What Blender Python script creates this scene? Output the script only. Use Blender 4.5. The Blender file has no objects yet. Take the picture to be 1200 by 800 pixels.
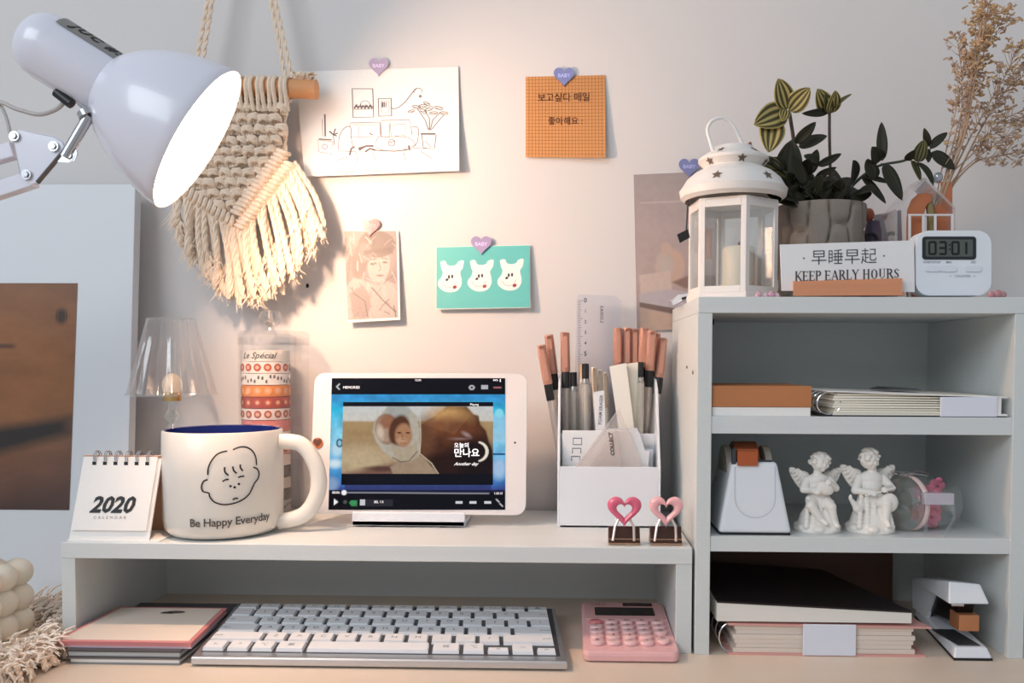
import bpy, bmesh, math, random
import numpy as np
from mathutils import Vector, Matrix, Euler
random.seed(7)
PI = math.pi
C = bpy.context.scene.collection
scene = bpy.context.scene

# ------------------------------------------------------------------ camera
CAM = Vector((0, -.667, .231))
YAW, PITCH, ROLL = .0264, -.0347, .0036
F, CX, CY = 999.67, 641.12, 457.22
_f = Vector((-math.sin(YAW), math.cos(YAW), 0)); _r = Vector((math.cos(YAW), math.sin(YAW), 0)); _u = Vector((0, 0, 1))
_f, _u = math.cos(PITCH)*_f + math.sin(PITCH)*_u, math.cos(PITCH)*_u - math.sin(PITCH)*_f
_r, _u = math.cos(ROLL)*_r + math.sin(ROLL)*_u, math.cos(ROLL)*_u - math.sin(ROLL)*_r
cd = bpy.data.cameras.new('camera'); cam = bpy.data.objects.new('camera', cd); C.objects.link(cam)
cam.matrix_world = Matrix(((_r.x, _u.x, -_f.x, CAM.x), (_r.y, _u.y, -_f.y, CAM.y), (_r.z, _u.z, -_f.z, CAM.z), (0, 0, 0, 1)))
cd.sensor_width = 36; cd.lens = 36*F/1200
cd.shift_x = -(CX-600)/1200; cd.shift_y = (CY-400)/1200
cd.clip_start = .01
scene.camera = cam

# ------------------------------------------------------------------ world, light, exposure
w = bpy.data.worlds.new('world'); scene.world = w; w.use_nodes = True
wb = w.node_tree.nodes['Background']
wb.inputs[0].default_value = (.80, .88, .97, 1); wb.inputs[1].default_value = .48
def area(name, loc, target, sx, sy, col, power):
    l = bpy.data.lights.new(name, 'AREA'); l.shape = 'RECTANGLE'; l.size = sx; l.size_y = sy
    l.color = col; l.energy = power
    o = bpy.data.objects.new(name, l); C.objects.link(o); o.location = loc
    o.rotation_euler = (Vector(target)-Vector(loc)).to_track_quat('-Z', 'Y').to_euler()
    return o
area('window_daylight', (-1.5, -1.9, 1.5), (0, .1, .15), 1.4, 1.3, (.86, .93, 1), 30)
scene.view_settings.view_transform = 'Standard'; scene.view_settings.look = 'None'
EXPO = 0.0
BULB = 410
scene.view_settings.exposure = EXPO; scene.view_settings.gamma = 1

# ------------------------------------------------------------------ helpers
def at(px, py, Y):
    """point of the picture's ray at world depth Y (a real plane parallel to the wall)"""
    d = _f + _r*((px-CX)/F) - _u*((py-CY)/F)
    return CAM + d*((Y-CAM.y)/d.y)
def on(px, py, Z):
    d = _f + _r*((px-CX)/F) - _u*((py-CY)/F)
    return CAM + d*((Z-CAM.z)/d.z)
def lin(h):
    if isinstance(h, (tuple, list)): return tuple(h)[:3]
    h = h.lstrip('#'); v = [int(h[i:i+2], 16)/255 for i in (0, 2, 4)]
    return tuple(x/12.92 if x < .04045 else ((x+.055)/1.055)**2.4 for x in v)
_M = {}
def mat(name, col='#ffffff', rough=.5, metal=0, noise=.0, scale=40, bump=0, emit=0, trans=0, coat=0, streak=None, sss=0, ior=None):
    if name in _M: return _M[name]
    m = bpy.data.materials.new(name); m.use_nodes = True; nt = m.node_tree; b = nt.nodes['Principled BSDF']
    c = lin(col)
    b.inputs['Base Color'].default_value = (*c, 1); b.inputs['Roughness'].default_value = rough; b.inputs['Metallic'].default_value = metal
    if coat: b.inputs['Coat Weight'].default_value = coat; b.inputs['Coat Roughness'].default_value = .08
    if trans: b.inputs['Transmission Weight'].default_value = trans
    if ior: b.inputs['IOR'].default_value = ior
    if sss: b.inputs['Subsurface Weight'].default_value = sss; b.inputs['Subsurface Radius'].default_value = (.01, .006, .004); b.inputs['Subsurface Scale'].default_value = 1
    if emit: b.inputs['Emission Color'].default_value = (*c, 1); b.inputs['Emission Strength'].default_value = emit
    if noise or bump:
        tc = nt.nodes.new('ShaderNodeTexCoord'); mp = nt.nodes.new('ShaderNodeMapping'); n = nt.nodes.new('ShaderNodeTexNoise')
        n.inputs['Scale'].default_value = scale; n.inputs['Detail'].default_value = 4
        if streak: mp.inputs['Scale'].default_value = streak
        nt.links.new(tc.outputs['Object'], mp.inputs[0]); nt.links.new(mp.outputs[0], n.inputs['Vector'])
        if noise:
            mx = nt.nodes.new('ShaderNodeMix'); mx.data_type = 'RGBA'
            mx.inputs[6].default_value = (*[x*(1-noise) for x in c], 1); mx.inputs[7].default_value = (*[min(1, x*(1+noise)) for x in c], 1)
            nt.links.new(n.outputs['Fac'], mx.inputs[0]); nt.links.new(mx.outputs[2], b.inputs['Base Color'])
        if bump:
            bp = nt.nodes.new('ShaderNodeBump'); bp.inputs['Strength'].default_value = bump; bp.inputs['Distance'].default_value = .001
            nt.links.new(n.outputs['Fac'], bp.inputs['Height']); nt.links.new(bp.outputs[0], b.inputs['Normal'])
    _M[name] = m; return m
def clear(name, tint='#f4f6f8', gloss=.10, edge=.35, rough=.05, body=0.0, bodycol='#ffffff'):
    """thin clear plastic or glass: transparent with a facing-dependent gloss"""
    if name in _M: return _M[name]
    m = bpy.data.materials.new(name); m.use_nodes = True; nt = m.node_tree; N = nt.nodes; L = nt.links
    N.remove(N['Principled BSDF']); out = N['Material Output']
    t = N.new('ShaderNodeBsdfTransparent'); t.inputs[0].default_value = (*lin(tint), 1)
    g = N.new('ShaderNodeBsdfGlossy'); g.inputs[0].default_value = (1, 1, 1, 1); g.inputs['Roughness'].default_value = rough
    d = N.new('ShaderNodeBsdfDiffuse'); d.inputs[0].default_value = (*lin(bodycol), 1)
    lw = N.new('ShaderNodeLayerWeight'); lw.inputs[0].default_value = .35
    mr = N.new('ShaderNodeMapRange'); mr.inputs[3].default_value = gloss; mr.inputs[4].default_value = edge
    L.new(lw.outputs['Facing'], mr.inputs[0])
    a = N.new('ShaderNodeMixShader'); a.inputs[0].default_value = body; L.new(t.outputs[0], a.inputs[1]); L.new(d.outputs[0], a.inputs[2])
    b = N.new('ShaderNodeMixShader'); L.new(mr.outputs[0], b.inputs[0]); L.new(a.outputs[0], b.inputs[1]); L.new(g.outputs[0], b.inputs[2])
    L.new(b.outputs[0], out.inputs[0]); _M[name] = m; return m
def vmat(name, emit=0, rough=.6, base=1, metal=0):
    if name in _M: return _M[name]
    m = bpy.data.materials.new(name); m.use_nodes = True; nt = m.node_tree; b = nt.nodes['Principled BSDF']
    a = nt.nodes.new('ShaderNodeVertexColor'); a.layer_name = 'Col'
    b.inputs['Roughness'].default_value = rough; b.inputs['Metallic'].default_value = metal
    if not base: b.inputs['Specular IOR Level'].default_value = .12
    if base: nt.links.new(a.outputs[0], b.inputs['Base Color'])
    else: b.inputs['Base Color'].default_value = (.002, .002, .003, 1)
    if emit: nt.links.new(a.outputs[0], b.inputs['Emission Color']); b.inputs['Emission Strength'].default_value = emit
    _M[name] = m; return m

WL = {}
def root(name, label, cat, loc, group=None):
    o = bpy.data.objects.new(name, None); o.empty_display_size = .01; C.objects.link(o); o.location = loc
    WL[o.name] = Vector(loc); tag(o, label, cat, group); return o
def tag(o, label=None, cat=None, group=None, kind=None):
    if label: o['label'] = label
    if cat: o['category'] = cat
    if group: o['group'] = group
    if kind: o['kind'] = kind
    return o

class MB:
    """collects shapes in world coordinates; build() links them as ONE mesh object"""
    def __init__(s): s.v = []; s.f = []; s.sm = []
    def add(s, verts, faces, smooth=False, M=None):
        o = len(s.v)
        s.v += [tuple((M @ Vector(p)) if M else p) for p in verts]
        s.f += [tuple(i+o for i in f) for f in faces]; s.sm += [smooth]*len(faces); return s
    def box(s, x0, x1, y0, y1, z0, z1, M=None):
        x0, x1 = sorted((x0, x1)); y0, y1 = sorted((y0, y1)); z0, z1 = sorted((z0, z1))
        v = [(x0,y0,z0),(x1,y0,z0),(x1,y1,z0),(x0,y1,z0),(x0,y0,z1),(x1,y0,z1),(x1,y1,z1),(x0,y1,z1)]
        return s.add(v, [(3,2,1,0),(4,5,6,7),(0,1,5,4),(1,2,6,5),(2,3,7,6),(3,0,4,7)], False, M)
    def hexa(s, bot, top, M=None):
        """bot, top: four corners each, counter-clockwise from above"""
        return s.add(list(bot)+list(top), [(3,2,1,0),(4,5,6,7),(0,1,5,4),(1,2,6,5),(2,3,7,6),(3,0,4,7)], False, M)
    def lathe(s, prof, c=(0,0,0), n=32, M=None, caps=True, a0=0, a1=2*PI, star=None):
        v = []; f = []; full = abs(a1-a0-2*PI) < 1e-6; m = n if full else n+1
        for r, z in prof:
            for i in range(m):
                a = a0+(a1-a0)*i/n; rr = r*(star(a) if star else 1)
                v.append((c[0]+rr*math.cos(a), c[1]+rr*math.sin(a), c[2]+z))
        for j in range(len(prof)-1):
            for i in range(n):
                k = (i+1) % m if full else i+1
                f.append((j*m+i, j*m+k, (j+1)*m+k, (j+1)*m+i))
        s.add(v, f, True, M)
        if caps and full:
            o = len(s.v)-len(v)
            if prof[0][0] > 1e-6: s.f.append(tuple(o+i for i in reversed(range(m)))); s.sm.append(False)
            if prof[-1][0] > 1e-6: s.f.append(tuple(o+(len(prof)-1)*m+i for i in range(m))); s.sm.append(False)
        return s
    def tube(s, pts, r, n=8, M=None, closed=False, flat=1.0):
        pts = [Vector(p) for p in pts]; k = len(pts)
        rs = r if isinstance(r, (list, tuple)) else [r]*k
        v = []; f = []; prev = None
        for i, p in enumerate(pts):
            if closed: t = pts[(i+1) % k]-pts[(i-1) % k]
            else: t = pts[min(i+1, k-1)]-pts[max(i-1, 0)]
            t = t.normalized() if t.length > 1e-9 else Vector((0,0,1))
            if prev is None:
                a = Vector((0,1,0)) if abs(t.y) < .9 else Vector((1,0,0)); prev = (a-t*a.dot(t)).normalized()
            else: prev = (prev-t*prev.dot(t)).normalized()
            b = t.cross(prev)
            for j in range(n):
                a = 2*PI*j/n; v.append(p+prev*(math.cos(a)*rs[i]*flat)+b*(math.sin(a)*rs[i]))
        m = k if closed else k-1
        for i in range(m):
            for j in range(n):
                q = ((i+1) % k)*n; f.append((i*n+j, q+j, q+(j+1) % n, i*n+(j+1) % n)[::-1])
        s.add(v, f, True, M)
        if not closed:
            o = len(s.v)-len(v)
            s.f.append(tuple(o+j for j in range(n))); s.sm.append(False)
            s.f.append(tuple(o+(k-1)*n+j for j in reversed(range(n)))); s.sm.append(False)
        return s
    def prism(s, poly, fn0, fn1, smooth=False):
        """poly: 2D outline (ccw); fn0/fn1 map (x,y) to front and back points"""
        n = len(poly); v = [tuple(fn0(*p)) for p in poly]+[tuple(fn1(*p)) for p in poly]
        tris = fill(poly)
        s.add(v, [t for t in tris]+[(c+n, b+n, a+n) for a, b, c in tris])
        o = len(s.v)-2*n
        for i in range(n):
            j = (i+1) % n; s.f.append((o+i, o+n+i, o+n+j, o+j)); s.sm.append(smooth)
        return s
    def ell(s, c, r, n=16, m=10, M=None, R=None):
        v = []; f = []; c = Vector(c)
        for j in range(m+1):
            t = PI*j/m
            for i in range(n):
                a = 2*PI*i/n; p = Vector((r[0]*math.sin(t)*math.cos(a), r[1]*math.sin(t)*math.sin(a), -r[2]*math.cos(t)))
                v.append(c+(R @ p if R else p))
        for j in range(m):
            for i in range(n):
                k = (i+1) % n
                if j == 0: f.append((i, (j+1)*n+k, (j+1)*n+i)) if False else f.append((j*n+i, (j+1)*n+k, (j+1)*n+i))
                elif j == m-1: f.append((j*n+i, j*n+k, (j+1)*n+i))
                else: f.append((j*n+i, j*n+k, (j+1)*n+k, (j+1)*n+i))
        s.add(v, f, True, M); return s
    def ribbon(s, pts, wd, fn, closed=False):
        """flat printed line: pts 2D in the surface's own plane, fn maps to the surface"""
        P = [Vector(p) for p in pts]; k = len(P)
        if closed: P.append(P[0]); k += 1
        v = []
        for i, p in enumerate(P):
            t = P[min(i+1, k-1)]-P[max(i-1, 0)]
            if closed and i in (0, k-1): t = P[1]-P[k-2]
            t = t.normalized() if t.length > 1e-9 else Vector((1, 0)); nrm = Vector((-t.y, t.x))*wd/2
            v += [tuple(fn(*(p+nrm))), tuple(fn(*(p-nrm)))]
        return s.add(v, [(2*i, 2*i+1, 2*i+3, 2*i+2) for i in range(k-1)])
    def poly(s, poly, fn):
        return s.add([tuple(fn(*p)) for p in poly], fill(poly))
    def text(s, txt, fn, size, x=0, y=0, align='CENTER', bold=0, shear=0, space=1.0):
        v, f = glyphs(txt, align, bold, shear, space)
        return s.add([tuple(fn(x+a*size, y+b*size)) for a, b in v], f)
    def build(s, name, m, parent=None, bev=0, loc=None, angle=40, sub=0, seg=2):
        v = [Vector(p) for p in s.v]
        if parent is not None: org = WL[parent.name]
        elif loc is not None: org = Vector(loc)
        else:
            xs = [p.x for p in v]; ys = [p.y for p in v]; zs = [p.z for p in v]
            org = Vector(((min(xs)+max(xs))/2, (min(ys)+max(ys))/2, min(zs)))
        me = bpy.data.meshes.new(name); me.from_pydata([p-org for p in v], [], s.f)
        if any(s.sm):
            me.polygons.foreach_set('use_smooth', s.sm)
            me.set_sharp_from_angle(angle=math.radians(angle))
        me.materials.append(m); me.update()
        o = bpy.data.objects.new(name, me); C.objects.link(o)
        if parent is not None: o.parent = parent
        else: o.location = org
        WL[o.name] = org
        if bev:
            b = o.modifiers.new('bevel', 'BEVEL'); b.width = bev; b.segments = seg; b.limit_method = 'ANGLE'; b.angle_limit = math.radians(35)
        if sub:
            b = o.modifiers.new('sub', 'SUBSURF'); b.levels = sub; b.render_levels = sub
        return o
def fill(poly):
    from mathutils.geometry import tessellate_polygon
    t = tessellate_polygon([[Vector((p[0], p[1], 0)) for p in poly]]); out = []
    for a, b, c in t:
        A, B, D = (Vector(poly[i][:2]) for i in (a, b, c))
        cr = (B-A).x*(D-A).y-(B-A).y*(D-A).x
        out.append((a, b, c) if cr > 0 else (c, b, a))
    return out
_G = {}
def glyphs(txt, align='CENTER', bold=0, shear=0, space=1.0):
    k = (txt, align, bold, shear, space)
    if k in _G: return _G[k]
    cu = bpy.data.curves.new('t', 'FONT'); cu.body = txt; cu.align_x = align; cu.align_y = 'CENTER'; cu.offset = bold; cu.shear = shear
    cu.space_character = space; cu.resolution_u = 2
    o = bpy.data.objects.new('t', cu); C.objects.link(o)
    dg = bpy.context.evaluated_depsgraph_get(); me = bpy.data.meshes.new_from_object(o.evaluated_get(dg))
    r = ([(p.co.x, p.co.y) for p in me.vertices], [tuple(p.vertices) for p in me.polygons])
    bpy.data.objects.remove(o); bpy.data.curves.remove(cu); bpy.data.meshes.remove(me)
    _G[k] = r; return r
def copy_tree(o, parent=None):
    c = o.copy(); C.objects.link(c); c.parent = parent
    for ch in [x for x in bpy.data.objects if x.parent == o]: copy_tree(ch, c)
    return c
def bez(p0, p1, p2, p3, n=12):
    p0, p1, p2, p3 = (Vector(p) for p in (p0, p1, p2, p3)); out = []
    for i in range(n+1):
        t = i/n; out.append(p0*(1-t)**3+p1*3*t*(1-t)**2+p2*3*t*t*(1-t)+p3*t**3)
    return out
def spline(pts, n=6):
    P = [Vector(p) for p in pts]; out = []
    for i in range(len(P)-1):
        a = P[max(i-1, 0)]; b = P[i]; c = P[i+1]; d = P[min(i+2, len(P)-1)]
        for j in range(n):
            t = j/n; out.append(.5*((2*b)+(c-a)*t+(2*a-5*b+4*c-d)*t*t+(3*b-a-3*c+d)*t**3))
    return out+[P[-1]]
def arc(cx, cy, rx, ry, a0, a1, n=16, rot=0):
    out = []
    for i in range(n+1):
        a = math.radians(a0+(a1-a0)*i/n); x, y = rx*math.cos(a), ry*math.sin(a); c, s_ = math.cos(math.radians(rot)), math.sin(math.radians(rot))
        out.append((cx+x*c-y*s_, cy+x*s_+y*c))
    return out
def rrect(x0, y0, x1, y1, r, n=5):
    return arc(x1-r, y1-r, r, r, 0, 90, n)+arc(x0+r, y1-r, r, r, 90, 180, n)+arc(x0+r, y0+r, r, r, 180, 270, n)+arc(x1-r, y0+r, r, r, 270, 360, n)
def heart(r, n=40):
    out = []
    for i in range(n):
        t = 2*PI*i/n; x = 16*math.sin(t)**3; y = 13*math.cos(t)-5*math.cos(2*t)-2*math.cos(3*t)-math.cos(4*t)
        out.append((-x*r/16, (y+2)*r/16))
    return out
def pxp(b, pts, Y0, Y1, smooth=False):
    """outline in picture coordinates at depth Y0, extruded back to Y1"""
    P_ = [(x, -y) for x, y in pts]; A = sum(P_[i][0]*P_[(i+1) % len(P_)][1]-P_[(i+1) % len(P_)][0]*P_[i][1] for i in range(len(P_)))
    if A < 0: P_ = P_[::-1]
    return b.prism(P_, lambda x, y: at(x, -y, Y0), lambda x, y: at(x, -y, Y0)+Vector((0, Y1-Y0, 0)), smooth)
class Plane:
    """a flat or bowed sheet spanned by four corner points (top-left, top-right, bottom-right, bottom-left)"""
    def __init__(s, tl, tr, br, bl, bow=None): s.c = [Vector(p) for p in (tl, tr, br, bl)]; s.bow = bow
    def pt(s, u, v, off=0):
        u_, v_ = u, v; tl, tr, br, bl = s.c
        p = (tl*(1-u_)+tr*u_)*(1-v_)+(bl*(1-u_)+br*u_)*v_
        n = (tr-tl).cross(bl-tl).normalized()
        if n.y > 0: n = -n
        return p+n*(off+(s.bow(u, v) if s.bow else 0))
    def sheet(s, name, m, parent=None, th=.0004, nu=14, nv=14, loc=None):
        b = MB(); v = []; f = []
        for k in (0, 1):
            for j in range(nv+1):
                for i in range(nu+1): v.append(s.pt(i/nu, j/nv, 0 if k == 0 else -th))
        N = (nu+1)*(nv+1); q = nu+1
        for j in range(nv):
            for i in range(nu):
                a = j*q+i; f.append((a, a+q, a+q+1, a+1)); f.append((N+a, N+a+1, N+a+q+1, N+a+q))
        for i in range(nu): f.append((i, i+1, N+i+1, N+i)); a = nv*q+i; f.append((a, N+a, N+a+1, a+1))
        for j in range(nv): a = j*q; f.append((a, N+a, N+a+q, a+q)); a = j*q+nu; f.append((a, a+q, N+a+q, N+a))
        b.add(v, f, True); return b.build(name, m, parent, loc=loc, angle=30)
class Canvas:
    """a printed picture: a colour per vertex of a fine grid"""
    def __init__(s, w, h, bg): s.w, s.h = w, h; s.a = np.zeros((h, w, 3)); s.a[:] = lin(bg); s.y, s.x = np.mgrid[0:h, 0:w]+.5
    def mix(s, k, col): k = np.clip(k, 0, 1)[..., None]; s.a = s.a*(1-k)+np.array(lin(col))*k
    def grad(s, stops, axis=1):
        t = (s.y/s.h if axis else s.x/s.w); cs = np.array([lin(c) for _, c in stops]); ps = [p for p, _ in stops]
        for i in range(3): s.a[..., i] = np.interp(t, ps, cs[:, i])
    def ell(s, cx, cy, rx, ry, col, soft=1, rot=0, al=1):
        c, q = math.cos(math.radians(rot)), math.sin(math.radians(rot)); X = (s.x-cx)*c+(s.y-cy)*q; Y = -(s.x-cx)*q+(s.y-cy)*c
        d = (np.sqrt((X/rx)**2+(Y/ry)**2)-1)*min(rx, ry); s.mix((.5-d/soft)*al if soft else (d < 0)*al, col)
    def line(s, pts, wd, col, al=1, soft=1):
        D = np.full((s.h, s.w), 1e9)
        for (x0, y0), (x1, y1) in zip(pts, pts[1:]):
            dx, dy = x1-x0, y1-y0; L = dx*dx+dy*dy+1e-9; t = np.clip(((s.x-x0)*dx+(s.y-y0)*dy)/L, 0, 1)
            D = np.minimum(D, np.hypot(s.x-x0-t*dx, s.y-y0-t*dy))
        s.mix((.5-(D-wd/2)/soft)*al, col)
    def poly(s, pts, col, al=1, soft=1):
        ins = np.zeros((s.h, s.w), bool); n = len(pts); D = np.full((s.h, s.w), 1e9)
        for i in range(n):
            (x0, y0), (x1, y1) = pts[i], pts[(i+1) % n]
            c = ((y0 > s.y) != (y1 > s.y)); ins ^= c & (s.x < (x1-x0)*(s.y-y0)/((y1-y0) or 1e-9)+x0)
            dx, dy = x1-x0, y1-y0; L = dx*dx+dy*dy+1e-9; t = np.clip(((s.x-x0)*dx+(s.y-y0)*dy)/L, 0, 1)
            D = np.minimum(D, np.hypot(s.x-x0-t*dx, s.y-y0-t*dy))
        s.mix((.5-np.where(ins, -D, D)/soft)*al, col)
    def rect(s, x0, y0, x1, y1, col, al=1): s.mix(((s.x > x0) & (s.x < x1) & (s.y > y0) & (s.y < y1))*al*1., col)
    def noise(s, amt, sc=1, seed=0):
        r = np.random.RandomState(seed); a = r.rand(max(2, int(s.h/sc))+2, max(2, int(s.w/sc))+2)
        yy = s.y/s.h*(a.shape[0]-2); xx = s.x/s.w*(a.shape[1]-2); i = yy.astype(int); j = xx.astype(int); fy = yy-i; fx = xx-j
        n = (a[i, j]*(1-fx)+a[i, j+1]*fx)*(1-fy)+(a[i+1, j]*(1-fx)+a[i+1, j+1]*fx)*fy
        s.a = s.a*(1+amt*(n-.5)*2)[..., None]
    def mesh(s, name, fn, m, parent):
        h, w = s.h, s.w; v = [fn(i/w, j/h) for j in range(h+1) for i in range(w+1)]; q = w+1
        f = [(j*q+i, (j+1)*q+i, (j+1)*q+i+1, j*q+i+1) for j in range(h) for i in range(w)]
        b = MB(); b.add([tuple(p) for p in v], f); o = b.build(name, m, parent)
        ca = o.data.color_attributes.new('Col', 'FLOAT_COLOR', 'CORNER')
        cols = np.ones((h*w, 4, 4)); cols[..., :3] = np.clip(s.a, 0, 4).reshape(-1, 1, 3); ca.data.foreach_set('color', cols.ravel()); return o

# ------------------------------------------------------------------ materials
WHITE = mat('white_plastic', '#e6e8ec', .35)
LAM = mat('white_laminate', '#d4d8d6', .45, noise=.035, scale=60, streak=(1, 1, 14))
LAMH = mat('white_laminate_board', '#d6d9d8', .38, noise=.035, scale=60, streak=(.12, 1, 3))
PAPER = mat('paper', '#f1eeea', .75, noise=.02, scale=200)
CARD = mat('white_card', '#e9e8e8', .6)
INK = mat('black_ink', '#1e1d20', .6)
BLACK = mat('black_plastic', '#141416', .4)
CHROME = mat('chrome', '#c9c9cc', .2, 1)
ACR = clear('clear_acrylic', '#fafafa', .07, .3)
GLASS = clear('clear_glass', '#fafcfc', .08, .5, .03)
# ================================================================== setting
WALLY = .175
wm = mat('wall_paint', '#dcd8d6', .85, noise=.012, scale=9, bump=.15)
tag(MB().box(-2.2, 2.0, WALLY, WALLY+.08, -.75, 1.7).build('wall_back', wm, loc=(0, WALLY, -.75)), 'off-white painted wall behind the desk', kind='structure')
tag(MB().box(-2.2, 2.0, -2.6, WALLY, -.8, -.75).build('floor', mat('floor_wood', '#a98d6c', .5, noise=.2, scale=6, streak=(1, 8, 1)), loc=(0, 0, -.8)), 'wooden floor under the desk', kind='structure')
dk = root('desk', 'cream desk top that carries the riser, shelf unit and keyboard', 'desk', (0, -.1, -.75))
MB().box(-.95, .75, -.45, WALLY-.003, -.025, 0).build('tabletop', mat('desk_cream', '#dac9b7', .42, noise=.05, scale=30, streak=(.1, 1, 1)), dk, bev=.002)
for x in (-.92, .72):
    for y in (-.42, .13): MB().box(x-.02, x+.02, y-.02, y+.02, -.75, -.025).build('leg', LAM, dk)

# monitor riser
RT = .0842; RB = .0713
rs = root('monitor_riser', 'long low white riser shelf spanning the desk under mug and tablet', 'shelf', (-.155, .08, 0))
MB().box(-.4076, .0971, .0017, .1653, RB, RT).build('top_board', LAMH, rs, bev=.0006)
MB().box(-.4076, -.3964, .0025, .1653, 0, RB).build('side_panel', LAM, rs, bev=.0004)
MB().box(.0845, .0971, .0025, .1653, 0, RB).build('side_panel', LAM, rs, bev=.0004)
MB().box(-.3964, .0845, .1575, .1650, 0, RB).build('back_panel', LAMH, rs)

# shelf unit
UT = .2811; UX0, UXI, UXR, UX1 = .0994, .1108, .3427, .3545; UY = .1663
ST1, SB1, ST2, SB2 = .1883, .1746, .0939, .0818
un = root('shelf_unit', 'tall white open desk shelf unit with three compartments, right of the riser', 'shelf', (.227, .08, 0))
MB().box(UX0, UX1, 0, UY, .2685, UT).build('top_board', LAMH, un, bev=.0006)
MB().box(UX0, UXI, .0005, UY, 0, .2685).build('side_panel', LAM, un, bev=.0004)
MB().box(UXR, UX1, .0005, UY, 0, .2685).build('side_panel', LAM, un, bev=.0004)
MB().box(UXI, UXR, .0015, UY-.006, SB1, ST1).build('shelf_board', LAMH, un, bev=.0004)
MB().box(UXI, UXR, .0015, UY-.006, SB2, ST2).build('shelf_board', LAMH, un, bev=.0004)
MB().box(UXI, UXR, UY-.006, UY, 0, .2685).build('back_panel', LAM, un)
hb = MB(); hb.tube([(.099, .02, .222), (.0982, .02, .222)], .0016, 10); hb.tube([(.099, .055, .226), (.0982, .055, .226)], .0012, 10)
hb.build('screw_hole', mat('hole_grey', '#7d6e60', .7), un)
MB().box(UXI+.0005, UXI+.018, .10, .158, .2635, .2685).build('corner_block', BLACK, un)

# ================================================================== desk lamp
ln = Vector((.84, .22, -.515)).normalized(); LYD = -.035; LC = at(232, 164, LYD)
def lax(a, perp=0, rot=0):
    """point on the lamp's axis, a back from the opening; perp off it, rot round it (0 = towards upper right)"""
    u = Vector((.515, -.03, .84)); u = (u-ln*u.dot(ln)).normalized(); w_ = ln.cross(u)
    return LC-ln*a+(u*math.cos(rot)+w_*math.sin(rot))*perp
_u1 = (lax(0, 1)-LC); _w1 = ln.cross(_u1)
ML = Matrix(((_u1.x, -_w1.x, -ln.x, LC.x), (_u1.y, -_w1.y, -ln.y, LC.y), (_u1.z, -_w1.z, -ln.z, LC.z), (0, 0, 0, 1)))
LW = mat('lamp_enamel', '#e4e3ee', .28, coat=.4)
lp = root('desk_lamp', 'white swing-arm desk lamp with a lit bell shade, reaching in at upper left', 'lamp', (-.80, .0, 0))
k = (.667+LYD)/1000
pr = [(92*k, 0), (90.5*k, 12*k), (86*k, 32*k), (78.5*k, 55*k), (68*k, 76*k), (56*k, 94*k), (44*k, 106*k), (38*k, 111*k)]
inner = [(r-.0016, z-(.0 if i == 0 else .0012)) for i, (r, z) in enumerate(pr)]
MB().lathe([(91.4*k, -.0006)]+pr, n=56, M=ML, caps=False).build('shade', LW, lp)
MB().lathe(([(91.4*k, -.0006)]+inner)[::-1], n=56, M=ML, caps=False).build('shade_lining', mat('shade_inside', '#f6f4f2', .5), lp)
MB().lathe([(38*k, 109*k), (38.5*k, 118*k), (38*k, 180*k), (36.5*k, 192*k), (32*k, 202*k), (24*k, 209*k), (12*k, 213*k), (0, 214*k)], n=44, M=ML).build('socket_housing', LW, lp)
MB().lathe([(14*k, 108*k), (14*k, 78*k), (10*k, 72*k)], n=20, M=ML).build('bulb_socket', WHITE, lp)
bm_ = MB(); bm_.lathe([(9*k, 74*k), (11*k, 60*k), (18*k, 46*k), (23*k, 32*k), (22*k, 19*k), (15*k, 9*k), (0, 5*k)][::-1], n=16, M=ML)
bm_.build('bulb', mat('bulb_glow', (1, .665, .46), .5, emit=BULB), lp)
# label on the housing, printed characters on a grey strip
def hsurf(a, t, off=.0006):   # a: along axis (px units), t: angle
    return lax(a*k, 38.6*k+off, t)
tm = .42
g = MB(); v = []; f = []
for i in range(13):
    a = 104+i*6.2
    for j in range(7): v.append(hsurf(a, tm-.30+j*.1))
for i in range(12):
    for j in range(6): q = i*7+j; f.append((q, q+1, q+8, q+7))
g.add(v, f, True); lb = g.build('label_strip', mat('label_grey', '#8b8884', .5), lp)
g = MB()
g.text('JUC #:', lambda x, y: hsurf(138-x, tm-.02-y/38., .0009), 17, x=0, y=0, bold=.03, shear=.2, space=1.2)
g.build('printed_characters', INK, lb)
# cable bush, cable, stem, bracket, arms
def tb(pts, r, Y, n=10): return [at(x, y, Y) for x, y in pts]
YL = lax(150*k).y
MB().tube([at(66, 108, YL-.008), at(84, 122, YL-.008)], .0036, 10).build('cable_bush', BLACK, lp)
MB().tube(spline([at(76, 118, YL-.006), at(66, 128, YL), at(45, 134, YL+.01), at(20, 128, YL+.01), at(-10, 120, YL+.01), at(-60, 150, YL+.01), at(-110, 300, YL)]), .0016, 8).build('cable', mat('cable_grey', '#b9b2ae', .4), lp)
MB().tube(spline([at(-12, 108, YL+.02), at(0, 122, YL+.015), at(8, 140, YL+.005), at(12, 158, YL-.002)]), .0013, 8).build('spring_wire', mat('cable_grey'), lp)
cm = MB(); cm.tube([at(104, 136, YL-.012), at(76, 184, YL-.014)], .0038, 14); cm.tube([at(101, 131, YL-.012), at(104, 137, YL-.012)], .0065, 16)
cm.tube([at(93, 122, YL-.012), at(116, 140, YL-.012)], .0016, 8); cm.build('joint_stem', CHROME, lp)
P = [(86, 166), (91, 180), (88, 188), (80, 190), (68, 189), (77, 176)]
fy = lambda Y: (lambda x, y: at(x, y, Y))
MB().prism(P[::-1], fy(YL-.014), fy(YL-.0125)).build('joint_bracket', CHROME, lp, bev=.0003)
P = [(-20, 175), (10, 166), (28, 156), (62, 162), (74, 168), (76, 176), (70, 184), (46, 212), (38, 214), (20, 205), (10, 190), (-20, 212)]
P = [(14, 160), (22, 153), (62, 160), (73, 166), (76, 174), (70, 184), (46, 214), (36, 214), (24, 206)]
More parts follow.
